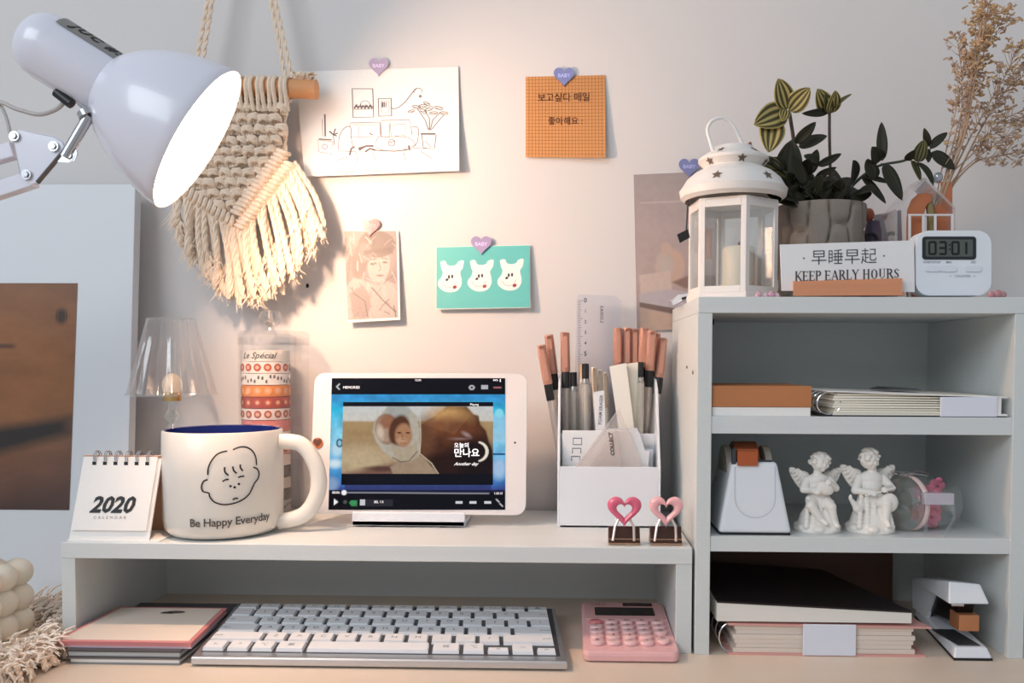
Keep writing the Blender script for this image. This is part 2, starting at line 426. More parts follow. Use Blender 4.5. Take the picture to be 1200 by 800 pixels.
MB().prism(P[::-1], fy(YL-.0125), fy(YL-.0095)).build('arm_plate', LW, lp, bev=.0006)
apl = [o for o in bpy.data.objects if o.name == 'arm_plate'][0]
for (x, y) in ((18, 160), (64, 172), (32, 205), (83, 183)):
    b = MB(); p = at(x, y, YL-.0125); b.tube([p, p-Vector((0, .0018, 0))], .0036, 16); b.tube([p-Vector((0, .0018, 0)), p-Vector((0, .0030, 0))], .0022, 6); b.build('bolt', CHROME, apl)
MB().tube([at(76, 176, YL-.013), at(44, 214, YL-.013)], .0016, 8).build('tension_rod', mat('dark_rod', '#6b625c', .4, .6), lp)
def arm(p, q, wd=.0055):
    d = (q-p).normalized(); s_ = Vector((-d.z, 0, d.x))*wd; y = Vector((0, .0045, 0))
    return MB().hexa([p-s_-y, p-s_+y, p+s_+y, p+s_-y][::-1], [q-s_-y, q-s_+y, q+s_+y, q+s_-y][::-1])
yo = YL-.004
E1 = Vector((-.62, yo, .285))
arm(at(40, 210, yo), E1+Vector((0, 0, 0))).build('upper_arm', LW, lp, bev=.0008)
arm(at(18, 176, yo), E1+Vector((0, 0, .034))).build('upper_arm', LW, lp, bev=.0008)
arm(E1+Vector((-.005, 0, .045)), Vector((-.80, yo, .03))).build('lower_arm', LW, lp, bev=.0008)
arm(E1+Vector((.015, 0, .03)), Vector((-.785, yo, .03))).build('lower_arm', LW, lp, bev=.0008)
MB().box(-.66, -.60, yo-.003, yo+.007, .27, .34).build('elbow_plate', LW, lp, bev=.002)
MB().lathe([(.085, 0), (.085, .010), (.08, .014), (.02, .016), (.012, .04), (.012, .05)], c=(-.80, yo, 0), n=40).build('base', LW, lp)

# ================================================================== macrame wall hanging
ROPE = mat('cotton_rope', '#f1dcc6', .9, noise=.06, scale=400, bump=.6)
mc = root('macrame_wall_hanging', 'cream knotted macrame with a long fringe hanging from a wooden dowel', 'wall hanging', (-.24, WALLY, .27))
YM = .148
def am(x, y, dy=0): return at(x, y, YM+dy)
MB().tube([am(196, 100), am(371, 105)], .0088, 18).build('dowel', mat('dowel_wood', '#d79a68', .6, noise=.12, scale=60, streak=(.15, 1, 1)), mc, bev=.0006)
top = Vector(am(282, -200)); pin = Vector((top.x, WALLY, top.z)); MB().tube([pin, pin-Vector((0, .03, 0))], .002, 8).build('nail', CHROME, mc)
def twist(p0, pts, r, turns=1.0, plies=2, n=5, taper=None):
    """rope of plies wound round the line pts"""
    P = [Vector(p) for p in pts]; b = MB(); L = [0]
    for i in range(1, len(P)): L.append(L[-1]+(P[i]-P[i-1]).length)
    for s_ in range(plies):
        q = []
        for i, p in enumerate(P):
            t = (P[min(i+1, len(P)-1)]-P[max(i-1, 0)]).normalized(); a = Vector((0, 1, 0)); a = (a-t*a.dot(t)).normalized(); c = t.cross(a)
            th = 2*PI*(L[i]/(r*9)*turns+s_/plies); rr = r*.5*(taper[i] if taper else 1)
            q.append(p+(a*math.cos(th)+c*math.sin(th))*rr)
        b.tube(q, [r*.62*(taper[i] if taper else 1) for i in range(len(P))], n)
    return b
def lerpn(a, b, n): return [Vector(a)*(1-i/n)+Vector(b)*(i/n) for i in range(n+1)]
for (x0, y0) in ((226, 92), (234, 92), (334, 90), (342, 92)):
    twist(0, lerpn(am(x0, y0), top-Vector((0, .004*((x0 % 8) > 2), 0)), 60), .0022).build('hanging_cord', ROPE, mc)
# knots: one square-knot shape, copied
kb = MB()
kw, kh = .0050, .0050
for s_ in (-1, 1):
    kb.tube([(s_*.0014, .001, kh), (s_*.0016, -.0005, 0), (s_*.0014, .001, -kh)], .0016, 6)
for s_ in (-1, 1):
    kb.tube(spline([(s_*kw*.9, .001, -kh*.9), (s_*kw, -.0015, -kh*.1), (s_*kw*.35, -.0042, kh*.25), (-s_*kw*.5, -.0040, kh*.05*s_), (-s_*kw, -.001, -kh*.35)], 4), .0019, 7)
    kb.tube(spline([(s_*kw, .0, -kh*.3), (s_*kw*.95, -.0022, kh*.55), (s_*kw*.2, -.0040, kh*.70), (-s_*kw*.8, -.002, kh*.8)], 4), .0018, 7)
pk = kb.build('square_knot', ROPE, mc); pk.data.transform(Matrix.Translation(WL[mc.name])); proto_used = False
knots = [pk]
rows = []
yy = 128; r_ = 0
while yy < 262:
    ax = 276; lim = 262-(yy-128)*0
    xs = [212+i*13.2+(6.6 if r_ % 2 else 0) for i in range(10)]
    for x in xs:
        lowR = 262-(x-276)*(82/56.) if x > 276 else 262-(276-x)*.55
        if x < 337 and yy < lowR-8: rows.append((x, yy))
    yy += 12.5; r_ += 1
random.seed(3)
for i, (x, y) in enumerate(rows):
    o = pk if i == 0 else pk.copy()
    if i: C.objects.link(o)
    p = am(x+random.uniform(-1.5, 1.5), y+random.uniform(-1, 1), random.uniform(-.002, .001)); o.location = p-WL[mc.name]
    o.rotation_euler = (random.uniform(-.25, .25), random.uniform(-.3, .3), random.uniform(-.25, .25)); s_ = random.uniform(.85, 1.02); o.scale = (s_, s_, s_)
# wrapped heads over the dowel
for i in range(9):
    x = 228+i*13.4
    b = MB(); c0 = am(x, 103+i*.2)
    for dx in (-.0019, .0019):
        ring = [c0+Vector((dx, .0106*math.cos(a), .0106*math.sin(a))) for a in [2*PI*j/18 for j in range(18)]]
        b.tube(ring, .0020, 6, closed=True)
        b.tube([c0+Vector((dx, -.0105, .003)), c0+Vector((dx*1.3, -.007, -.013)), c0+Vector((dx*1.6, -.003, -.0215))], .0020, 6)
    b.build('lark_head_loop', ROPE, mc)
# backing cords run down behind the knots so that no wall shows between
for i in range(16):
    x = 224+i*7.3
    lowR = 262-(x-276)*(82/56.) if x > 276 else 262-(276-x)*.55
    twist(0, lerpn(am(x, 118, .004), am(x+random.uniform(-2, 2), lowR, .004), 16), .0023).build('core_cord', ROPE, mc)
# diagonal clove-hitch bands
def band(x0, y0, x1, y1, nseg, dy):
    for i in range(nseg):
        t = (i+.5)/nseg; x, y = x0+(x1-x0)*t, y0+(y1-y0)*t
        d = Vector((x1-x0, y1-y0)).normalized(); nx, ny = -d.y, d.x
        b = MB(); a_ = [am(x+nx*q*7.0+d.x*q*2, y+ny*q*7.0+d.y*q*2, dy-.0058*(1-q*q)) for q in (-1, -.6, -.2, .2, .6, 1)]
        b.tube(a_, .0022, 7); b.build('clove_hitch', ROPE, mc)
band(334, 176, 277, 252, 17, -.003); band(341, 190, 280, 268, 18, -.003)
band(205, 216, 274, 262, 13, -.002)
# fringe
random.seed(11)
FR = []
for i in range(44):
    t = i/43
    if t < .5: sx, sy = 203+(277-203)*(t/.5), 214+(266-214)*(t/.5)
    else: sx, sy = 277+(345-277)*((t-.5)/.5), 268-(268-190)*((t-.5)/.5)
    a = t*2-1
    ex = 290+86*a+random.uniform(-5, 5); ey = 357-78*abs(a)**2.2-12*max(0, -a)+random.uniform(-8, 4)
    FR.append((sx, sy, ex, ey))
for i, (sx, sy, ex, ey) in enumerate(FR):
    n = 26; dy = random.uniform(-.010, .004); bend = random.uniform(-6, 6)+(8 if sx > 320 else 0); pts = []
    for j in range(n+1):
        t = j/n; x = sx+(ex-sx)*t**1.35+bend*math.sin(t*PI); y = sy+(ey-sy)*t
        pts.append(am(x, y, dy*math.sin(t*PI*.5)-.003))
    ta = [1 if j < n*.72 else 1+.35*math.sin((j/n-.72)/.28*PI)-.4*max(0, (j/n-.88)/.12) for j in range(n+1)]
    twist(0, pts, .0027, plies=3, n=5, taper=ta).build('fringe_strand', ROPE, mc)
wz = MB()
for (sx, sy, ex, ey) in FR:
    for q in range(15):
        t0 = random.uniform(.55, .95); x = sx+(ex-sx)*t0**1.35; y = sy+(ey-sy)*t0; L = random.uniform(8, 20); a = random.uniform(-.9, .9); d0 = random.uniform(-.012, .004)
        p = [am(x, y, d0), am(x+a*L*.5, y+L*.6, d0-random.uniform(-.002, .004)), am(x+a*L*.9+random.uniform(-3, 3), min(y+L, ey+8), d0-.002)]
        wz.tube(p, [.0006, .0005, .0002], 3)
tag(wz.build('fringe_fluff', ROPE, mc), kind='stuff')
ec = MB(); random.seed(5)
for q in range(40):
    a = random.uniform(0, PI); L = random.uniform(6, 15); x0, y0 = 352+random.uniform(-4, 9), 92
    ec.tube([am(x0, y0+random.uniform(0, 6)), am(x0+L*.5*math.cos(a), y0-L*.5*math.sin(a), random.uniform(-.006, .004)), am(x0+L*math.cos(a), y0-L*.7*math.sin(a), random.uniform(-.008, .006))], [.0016, .0013, .0006], 4)
tag(ec.build('frayed_end', ROPE, mc), kind='stuff')
for (x, y, L) in ((352, 230, 22), (362, 250, 20), (372, 262, 18)):
    twist(0, lerpn(am(x-12, y-30, -.004), am(x+8, y+L, -.008), 14), .0027, plies=3).build('fringe_strand', ROPE, mc)
mk = am(358, 334, .02); MB().ell((mk.x, WALLY-.0008, mk.z), (.0016, .001, .0022), 8, 6).build('nail_head', INK, mc)
# ================================================================== papers on the wall
def wallsheet(name, label, cat, tl, tr, br, bl, m, gap=(.001, .001, .006, .006), bow=None, th=.0004, group=None):
    Y0 = WALLY
    P = Plane(at(*tl, Y0-gap[0]), at(*tr, Y0-gap[1]), at(*br, Y0-gap[2]), at(*bl, Y0-gap[3]), bow)
    c = P.pt(.5, 1); r = root(name, label, cat, (c.x, Y0, c.z), group); P.sheet('sheet', m, r, th)
    P.tl, P.tr, P.br, P.bl = tl, tr, br, bl; return P, r
def pxmap(P, off=.0003):
    """picture-like drawing coordinates on a nearly rectangular sheet"""
    def f(x, y):
        v = (y-(P.tl[1]+P.tr[1])/2)/((P.bl[1]+P.br[1])/2-(P.tl[1]+P.tr[1])/2); xl = P.tl[0]+(P.bl[0]-P.tl[0])*v; xr = P.tr[0]+(P.br[0]-P.tr[0])*v
        yt = lambda u: P.tl[1]+(P.tr[1]-P.tl[1])*u; yb = lambda u: P.bl[1]+(P.br[1]-P.bl[1])*u
        u = (x-xl)/(xr-xl); v = (y-yt(u))/(yb(u)-yt(u)); return P.pt(u, v, off)
    return f
# pencil drawing of a living room
P, r = wallsheet('pencil_drawing', 'white sheet with a line drawing of a sofa and potted plants', 'drawing', (346, 84), (537, 78), (538, 200), (357, 207), PAPER,
                 gap=(.001, .002, .011, .010), bow=lambda u, v: -.002*math.sin(v*PI)*u)
fm = pxmap(P); g = MB(); ln_ = lambda pts, wd=.7, cl=False: g.ribbon(pts, wd*1.1, fm, cl)
ln_([(413,104),(437,104),(438,137),(414,137.5)], 1.1, True); ln_([(443.5,115.5),(458.5,115),(459,135.5),(444,136)], 1.1, True); ln_([(447,118.5),(456,118.5),(456,131),(447,131)], .5, True)
for i in range(16): x = 415+i*1.35; g.poly([(x, 127.5-(i*7 % 3)), (x+1.6, 127.3-(i*5 % 3)), (x+1.4, 126-(i*3 % 4)-1.8), (x, 125-(i % 3))][::-1], fm)
ln_([(415,128),(436,127.6)], .6); ln_(arc(428, 124, 6, 6, 190, 350, 8), .5)
for i in range(3): ln_([(448.5+i*2, 119.5), (448.3+i*2, 125.5)], 1.6-i*.4)
ln_([(458,126),(462,127.5),(468,125),(475,119),(485,106),(488,104)], .8); ln_(arc(490, 107, 5, 4, 150, 380, 8), .6); ln_(arc(492.5,112.5,1.1,1.1,0,330,8), 1.2, True)
for (cx, cy, rx, ry, a) in ((488,125,5,1.8,10),(495,124,5,2,-8),(482,130,4,1.5,-15),(503,127,5,2,-20),(514,126,5,1.8,15),(520,132,5,1.6,5),(496,130,4,2,30),(508,132,5,1.6,-5),(500,121,4,1.6,25)):
    ln_(arc(cx, cy, rx, ry, 0, 330, 10, a), .7, True); ln_([(cx-rx*.7, cy), (cx+rx*.7, cy+.3)], .5)
ln_([(502,152),(498,140),(489,127)], .8); ln_([(503,152),(503,138),(497,128)], .8); ln_([(504,152),(507,140),(516,131)], .8); ln_([(505,152),(513,142),(520,134)], .7)
ln_([(493,156.5),(510,156.5)], 1.8); ln_([(494,156),(496,173),(509,174),(511,157)], .8); ln_([(498,165),(505,172)], .6)
ln_([(381,134),(381.5,160)], 1.6); ln_([(378,140),(378.5,160)], .5); ln_([(374,163),(389,164)], 1.2); ln_([(373,164),(374,178),(389,181),(390,166)], .6, True); ln_(arc(381,172,3,3,0,330,8), .6, True)
for a in (0, 60, 120, 200, 280): ln_([(391,158),(391+5*math.cos(a), 156+6*math.sin(a))], 1.3)
ln_([(391,158),(392,170)], .8)
ln_(spline([(397,176),(398,160),(404,150),(411,149),(412,162),(414,172)]), .7); ln_([(410,149),(411,144),(445,143),(446,158)], .7); ln_([(414,146),(444,146)], .5); ln_([(421,148),(421,160)], .5); ln_([(446,141),(480,140),(483,158)], .7)
ln_([(457,146),(475,145),(475,158),(459,160)], .6, True); ln_([(446,143),(447,160),(456,161),(457,143)], .6); ln_([(410,161),(440,160)], .5); ln_(spline([(483,148),(490,150),(489,166),(484,172)]), .7); ln_([(398,177),(420,178)], .6)
ln_(spline([(440,168),(444,160),(452,160),(470,160),(480,162),(486,170),(470,176),(450,176),(440,172)]), .6); ln_([(440,176),(462,177),(478,175.5)], 1.1); ln_([(479,170),(480,176)], 2.2); ln_([(484,173),(500,174)], .6)
ln_(arc(459,167,4,4,0,330,10), .8, True); ln_([(456,167),(463,165)], .8); ln_([(433,156),(437,158)], 1.2)
for q in ([(410,182),(412,174),(416,172)], [(420,174),(430,171),(438,171)], [(428,178),(434,174),(440,176)], [(421,176),(427,172)]): ln_(q, 2)
for q in ([(418,178),(419,190)], [(436,178),(441,188)], [(473,178),(475,187)], [(493,177),(507,186)], [(408,184),(395,188)]): ln_(q, .6)
ln_([(392,202.2),(455,200)], .5)
g.build('line_drawing', mat('pencil_grey', '#6c6467', .8), r)

# grid memo
P, r = wallsheet('grid_memo', 'square kraft-brown memo sheet with a fine grid and two handwritten lines', 'memo', (616, 90), (709, 88), (709.5, 185), (616, 184), mat('memo_brown', '#d69a62', .8, noise=.04, scale=90),
                 gap=(.001, .001, .006, .0025), bow=lambda u, v: .004*max(0, u-.6)*v)
fu = lambda x, y: P.pt(x, y, .0003); g = MB(); g2 = MB()
for i in range(1, 24): g.ribbon([(i/24, 0), (i/24, .5), (i/24, 1)], .0065, fu); g.ribbon([(j/10, i/24) for j in range(11)], .0065, fu)
g.build('grid_lines', mat('grid_brown', '#a8703f', .8), r)
fu = lambda x, y: P.pt(x, -y, .0005)
g2.text('보고싶다 매일', fu, .115, .48, -.27, bold=.01); g2.text('좋아해요 :', fu, .105, .50, -.56, bold=.01)
g2.build('handwriting', mat('ink_brown', '#54321f', .8), r)

# portrait card
P, r = wallsheet('portrait_card', 'small white-bordered card with a brown sketch of a person in a cap', 'card', (403, 270.5), (467, 270), (469, 374.5), (408, 378), PAPER,
                 gap=(.001, .002, .009, .008))
cv = Canvas(96, 160, '#b99b92'); cv.grad([(0, '#b79a90'), (.6, '#b08c82'), (1, '#c9aa9d')])
cv.poly([(0, 100), (14, 84), (40, 92), (60, 100), (70, 90), (96, 100), (96, 160), (0, 160)], '#d8bdb2', soft=3)
cv.ell(62, 62, 21, 34, '#dcc0b4', 2, 6); cv.ell(60, 24, 34, 25, '#8d6c5d', 2, 5); cv.ell(28, 52, 15, 34, '#97786a', 3, 14); cv.ell(38, 40, 12, 18, '#a98b7d', 3)
cv.poly([(34, 36), (86, 30), (90, 42), (60, 40), (36, 44)], '#7d5d50', soft=2)
cv.ell(52, 60, 6, 2.2, '#6b4c40', 1, -5); cv.ell(74, 58, 5, 2, '#6b4c40', 1, 5); cv.line([(63, 58), (66, 70), (62, 73)], 1.6, '#8d6b5e'); cv.ell(64, 82, 7, 2, '#945f55', 1.5); cv.line([(44, 53), (58, 51)], 1.8, '#7b5c4f'); cv.line([(68, 50), (80, 52)], 1.8, '#7b5c4f')
rr_ = np.random.RandomState(4)
for q in range(70):
    x, y = rr_.rand()*92, rr_.rand()*150; a = rr_.rand()*2.2+.3; L = 8+rr_.rand()*22
    if 44 < x < 84 and 44 < y < 92: continue
    cv.line([(x, y), (x+L*math.cos(a)*.6, y+L*math.sin(a)*.5), (x+L*math.cos(a), y+L*math.sin(a))], 1+rr_.rand()*1.6, rr_.choice(['#8a6759', '#e6d0c4', '#79594c', '#f0ddd2']), .6)
cv.poly([(4, 112), (30, 98), (46, 120), (40, 158), (10, 158)], '#c09a8b', .7, 3); cv.line([(12, 112), (34, 128), (38, 156)], 2, '#85604f', .8); cv.line([(48, 104), (70, 130), (92, 150)], 3, '#85604f', .6); cv.noise(.12, 2, 1); gr_ = cv.a.mean(axis=2, keepdims=True); cv.a = (cv.a*.45+gr_*.55)*.70
cv.mesh('portrait_print', lambda u, v: P.pt(.0+u*.955+.004, .005+v*.965, .0003), vmat('print', rough=.5), r)

# teal card
P, r = wallsheet('teal_card', 'teal greeting card printed with three white puppy heads', 'card', (510, 289), (621, 286.5), (621.5, 360.5), (511, 362.5), mat('card_edge', '#e9f0ea', .6),
                 gap=(.001, .003, .008, .006))
TE = mat('teal_print', '#5fb9b6', .55); fm = pxmap(P, .0002)
MB().poly([(511.5, 289.8), (511.5, 361.5), (621, 359.8), (620.5, 287.4)], fm).build('teal_print', TE, r)
fm3 = pxmap(P, .0004); fm4 = pxmap(P, .0006); Wt = mat('puppy_white', '#f6f3ee', .6)
dark = MB(); red = MB(); lines = MB()
for i, (x, y) in enumerate(((528, 327), (563, 326), (598, 325))):
    o = [(0+x-12, -19.5+y), (x-10, y-21), (x-6, y-21), (x-3.5, y-16.5), (x+2, y-15.5), (x+7, y-17), (x+9.5, y-20.5), (x+15.5, y-21.5), (x+14.5, y-13), (x+11.5, y-8), (x+13, y), (x+12.8, y+7), (x+8, y+13.5), (x, y+15.5), (x-8, y+14), (x-14, y+8.5), (x-14.5, y+3), (x-10.5, y-2.5), (x-9, y-8), (x-10.5, y-12)]
    o = [tuple(q) for q in spline(o+[o[0]], 4)][:-1]
    MB().poly(o[::-1], fm3).build('puppy_head', Wt, r)
    dark.poly(arc(x-1.7, y-2.5, 1.2, 2.3, 360, 0, 10)[1:], fm4); dark.poly(arc(x+2.2, y-3, 1.2, 2.3, 360, 0, 10)[1:], fm4); dark.poly(arc(x-4, y+.8, 1.9, 1.4, 360, 0, 10, -30)[1:], fm4)
    red.poly(arc(x+5.2, y+9.5, 2.5, 1.9, 360, 0, 10, -30)[1:], fm4); lines.ribbon([(x-10, y+4), (x-6, y+9), (x, y+10), (x+4, y+8), (x+7, y+3)], .5, fm4)
dark.build('eyes_and_noses', INK, r); red.build('tongues', mat('tongue_red', '#8b2f38', .6), r); lines.build('smile_lines', mat('smile_pink', '#d49a90', .6), r)

# mauve photo print behind the lantern
P, r = wallsheet('photo_poster', 'grey-mauve photo poster of a round vase, pinned behind the lantern', 'poster', (742, 204), (838, 200), (840, 384), (746, 388), CARD, gap=(.001, .001, .003, .003))
cv = Canvas(98, 186, '#a89b98'); cv.grad([(0, '#a39895'), (.35, '#b0a19d'), (.7, '#b29f9a'), (1, '#9a8c86')])
cv.rect(8, 33, 60, 35, '#bdb1ad', .8); cv.ell(42, 112, 18, 22, '#c6a998', 4); cv.ell(36, 108, 10, 16, '#bcb0a6', 5); cv.ell(38, 90, 6, 8, '#c2aa9b', 3)
cv.poly([(4, 120), (42, 116), (44, 140), (6, 146)], '#c8b6ac', soft=2); cv.poly([(44, 130), (66, 122), (98, 124), (98, 136), (60, 138)], '#8a7066', soft=3); cv.poly([(4, 142), (40, 138), (98, 148), (98, 166), (60, 164), (4, 152)], '#b6aeb2', soft=1.5)
cv.poly([(4, 152), (60, 164), (98, 170), (98, 174), (55, 170), (4, 158)], '#6f5f58', soft=1.5); cv.poly([(4, 158), (50, 170), (98, 176), (98, 186), (4, 186)], '#b49e90', soft=1.5); cv.rect(78, 68, 94, 104, '#a3674a', .8); cv.noise(.04, 5, 3)
cv.mesh('photo_print', lambda u, v: P.pt(.004+u*.992, .003+v*.994, .0003), vmat('print'), r)

# heart stickers
for (x, y, r_, col, lab, dy) in ((444, 79, 11.5, '#b7a3bf', 'lilac heart sticker on the top edge of the sofa drawing', .002), (661, 90.5, 12, '#8089bd', 'blue-violet heart sticker holding the brown grid memo', .0018),
        (434, 266.5, 11.5, '#da6a70', 'pink heart sticker above the portrait card', .0022), (564, 287.5, 12, '#a99ac0', 'lilac heart sticker above the teal puppy card', .0032),
        (807.5, 197, 12, '#7d82b4', 'blue-violet heart sticker at the poster corner beside the lantern', .0022)):
    c = at(x, y, WALLY-dy); s_ = r_*(WALLY+.667)/1000
    t = root('heart_sticker', lab, 'sticker', (c.x, c.y, c.z), 'heart stickers on the wall')
    hp = heart(s_); fn = lambda Y: (lambda a, b: (c.x+a, Y, c.z+b))
    MB().prism(hp, fn(c.y-.0016), fn(c.y-.0002)).build('heart', mat('heart_'+col[1:], col, .25, coat=.5, noise=.06, scale=120), t, bev=.0005); ht_ = [o for o in bpy.data.objects if o.parent == t][0]
    g = MB(); g.text('BABY', lambda a, b: (c.x+a, c.y-.0018, c.z+b), s_*.5, 0, s_*.1, bold=.02); g.build('printed_word', mat('print_'+col[1:], tuple(min(1, q*1.5+.18) for q in lin(col)), .5), ht_)

# ================================================================== big framed picture, left
fr = root('framed_picture', 'wide white framed picture with a dark brown print, leaning on the wall at left', 'picture', (-.62, .12, 0))
FX0 = -.95
def FP(x, z, off=0):   # leaning plane, z measured up the board
    tl = .0; return Vector((x, .118+z*.075-off, z*.997+.0))
xr = at(157, 470, .14).x
def slab(x0, x1, z0, z1, o0, o1): 
    return MB().hexa([FP(x0, z0, o1), FP(x1, z0, o1), FP(x1, z0, o0), FP(x0, z0, o0)], [FP(x0, z1, o1), FP(x1, z1, o1), FP(x1, z1, o0), FP(x0, z1, o0)])
zt = at(110, 215, .15).z; zt0 = at(80, 330, .135).z; zb0 = at(80, 597, .125).z; xp = at(80, 460, .125).x
MB.__dict__
fw = mat('frame_white', '#dfe2e6', .5, noise=.01, scale=20)
slab(FX0, xr, .0, zt, -.012, .0).build('board', fw, fr, bev=.0006)
PL = Plane(FP(FX0+.05, zt0, .0005), FP(xp+.0015, zt0, .0005), FP(xp-.0005, zb0, .0005), FP(FX0+.05, zb0, .0005))
cv = Canvas(150, 150, '#7a4a30'); cv.grad([(0, '#6b4a34'), (.12, '#7d4f33'), (.5, '#80512f'), (.60, '#6c4c3a'), (.64, '#54443d'), (.8, '#5d4139'), (1, '#4b332b')])
cv.ell(120, 60, 40, 60, '#93603a', 40); cv.line([(40, 44), (128, 42)], 3, '#4a3022', .8, 2); cv.poly([(150, 88), (150, 100), (118, 118), (60, 140), (40, 150), (20, 150), (60, 118), (110, 100)], '#2c2420', .85, 6); cv.ell(145, 22, 2, 5, '#3a251a', 1.5); cv.noise(.12, 8, 2); cv.noise(.06, 2, 5)
cv.mesh('print', lambda u, v: PL.pt(u, v), vmat('print'), fr)
slab(-.60, xr, -.0, .0035, -.0115, .0004).build('bottom_gap_strip', mat('dark_rod'), fr)

# ================================================================== candle and tasselled mat, lower left
WAX = mat('candle_wax', '#f6e9d6', .45, sss=.25)
cn = root('bubble_candle', 'cream bubble candle of stacked round balls at the left edge', 'candle', (-.395, .02, .004))
cc = on(-62, 764, .004); pitch = .0205
cb = MB()
for i in range(4):
    for j in range(3):
        for k_ in range(4):
            if k_ == 3 and (i, j) not in ((1, 1), (2, 1), (1, 0), (2, 0)): continue
            x = cc.x+(i-1.9)*pitch; y = cc.y+.03+(j-1)*pitch; z = .004+pitch*(k_+.5)*.98
            m = MB().ell((x, y, z), (pitch*.60, pitch*.60, pitch*.57), 18, 12)
            m.build('wax_ball', WAX, cn)
MB().box(cc.x-1.9*pitch, cc.x+1.1*pitch, cc.y+.03-1.0*pitch, cc.y+.03+1.0*pitch, .004, .004+pitch*2.5).build('wax_core', WAX, cn, bev=.004)
wt = MB(); wt.tube([(cc.x-.01, cc.y+.03, .075), (cc.x-.01, cc.y+.031, .09)], .0009, 6); wt.build('wick', mat('wick', '#cbbfae', .9), cn)
mt = root('tasselled_mat', 'cream woven mat with a shaggy fringe under the candle', 'mat', (-.43, .0, 0))
mcen = Vector((cc.x+.012, cc.y+.022, 0)); 
MB().lathe([(.060, 0), (.061, .002), (.058, .0038), (0, .0038)], c=mcen, n=40).build('woven_disc', ROPE, mt)
random.seed(9)
for i in range(84):
    a = -2.2+i*(3.9/83); R0 = .058; R1 = random.uniform(.085, .128); tb_ = random.uniform(-.1, .1)
    p0 = mcen+Vector((R0*math.cos(a), R0*math.sin(a), .003)); p1 = mcen+Vector((.075*math.cos(a+tb_*.5), .075*math.sin(a+tb_*.5), .008+random.uniform(0, .012))); p2 = mcen+Vector((R1*math.cos(a+tb_), R1*math.sin(a+tb_), .003))
    if p2.x > -.414 and p2.y > -.012: p2.x = -.416
    if p1.x > -.414 and p1.y > -.012: p1.x = -.418
    p2.y = min(p2.y, .105); p1.y = min(p1.y, .10)
    p2.x = min(p2.x, -.384); p1.x = min(p1.x, -.386)
    q = [(p0*(1-t)+p1*t)*(1-t)+(p1*(1-t)+p2*t)*t for t in [j/14 for j in range(15)]]
    if a < 1.5: twist(0, q, .0023, plies=3).build('tassel_cord', ROPE, mt)
fz = MB()
for i in range(2800):
    a = random.uniform(-2.2, 1.7); R = random.uniform(.046, .128); p = mcen+Vector((R*math.cos(a), R*math.sin(a), random.uniform(.003, .018)))
    d = Vector((math.cos(a+random.uniform(-1, 1)), math.sin(a+random.uniform(-1, 1)), random.uniform(-.4, .7)))*random.uniform(.006, .017)
    q = p+d; q.z = max(q.z, .001)
    if p.x > -.414 and p.y > -.010 or q.x > -.412 and q.y > -.010 or max(p.x, q.x) > -.380 or max(p.y, q.y) > .108: continue
    fz.tube([p, (p+q)/2+Vector((0, 0, .0015)), q], [.0011, .0010, .0004], 4)
tag(fz.build('frayed_fringe', mat('fringe_cream', '#f7e7d7', .9, noise=.05, scale=300), mt), kind='stuff')

# ================================================================== small crystal lamp
yc = .125; c = at(203, 560, yc); cz = RT
cl = root('crystal_table_lamp', 'small clear table lamp with a pleated glass shade behind the calendar', 'lamp', (c.x, yc, RT))
k = (.667+yc)/1000; PG = clear('pleated_glass', '#fcfaf9', .06, .45, .1, .05, '#fff6f0')
zt_, zb_ = at(203, 374, yc).z-RT, at(203, 462, yc).z-RT
pleat = lambda a: 1+.045*(1 if int(a/(2*PI)*48) % 2 else -1)
MB().lathe([(50*k, zb_), (48*k, zb_+.002), (27*k, zt_-.002), (27.5*k, zt_)], c=(c.x, yc, RT), n=96, caps=False, star=lambda a: 1+.04*math.cos(a*22)).build('pleated_shade', PG, cl)
b = MB(); b.lathe([(50*k, zb_-.001), (51.5*k, zb_), (50*k, zb_+.001)], c=(c.x, yc, RT), n=60, caps=False); b.lathe([(27*k, zt_-.001), (28.3*k, zt_), (27*k, zt_+.001)], c=(c.x, yc, RT), n=60, caps=False); b.build('shade_rim', GLASS, cl)
st = MB(); pr_ = [(.028, 0), (.028, .004), (.020, .008), (.006, .012)]
z = .012
for i, rr in enumerate((.010, .007, .012, .008, .011, .007, .009)): pr_ += [(rr*.55, z), (rr, z+.006), (rr*.55, z+.012)]; z += .0125
pr_ += [(.004, z), (.004, zt_-.02)]
st.lathe(pr_, c=(c.x, yc, RT), n=12).build('stem', GLASS, cl)
MB().ell((c.x, yc, RT+zb_+.008), (.009, .009, .012), 16, 10).build('bulb', mat('warm_bulb', '#f3dcbc', .4), cl)
MB().lathe([(.008, zb_-.006), (.008, zb_+.002)], c=(c.x, yc, RT), n=16).build('bulb_holder', mat('brass', '#d9b070', .3, .9), cl)

# ================================================================== tube of washi tapes
yw = .138; k = (.667+yw)/1000; c = at(322, 560, yw)
tw = root('acrylic_tape_tube', 'tall clear acrylic jar with a knobbed lid full of tape rolls, behind the mug', 'jar', (c.x, yw, RT))
ztop = at(322, 388, yw).z
rb = 40*k
MB().lathe([(rb, RT), (rb, ztop-.006)], c=(c.x, yw, 0), n=48, caps=False).build('jar_wall', ACR, tw)
MB().lathe([(rb, 0), (rb, .003)], c=(c.x, yw, RT), n=48).build('jar_base', ACR, tw)
MB().lathe([(rb+.001, -.010), (rb+.001, 0), (rb-.002, .003), (.004, .004)], c=(c.x, yw, ztop-.003), n=48, caps=False).build('lid', ACR, tw)
MB().lathe([(.004, .001), (.003, .004), (.009, .007), (.012, .012), (.009, .019), (0, .021)], c=(c.x-.003, yw, ztop), n=24).build('lid_knob', GLASS, tw)
cx_ = at(312, 500, yw).x; rr = 27.5*k; z = RT+.0032; 
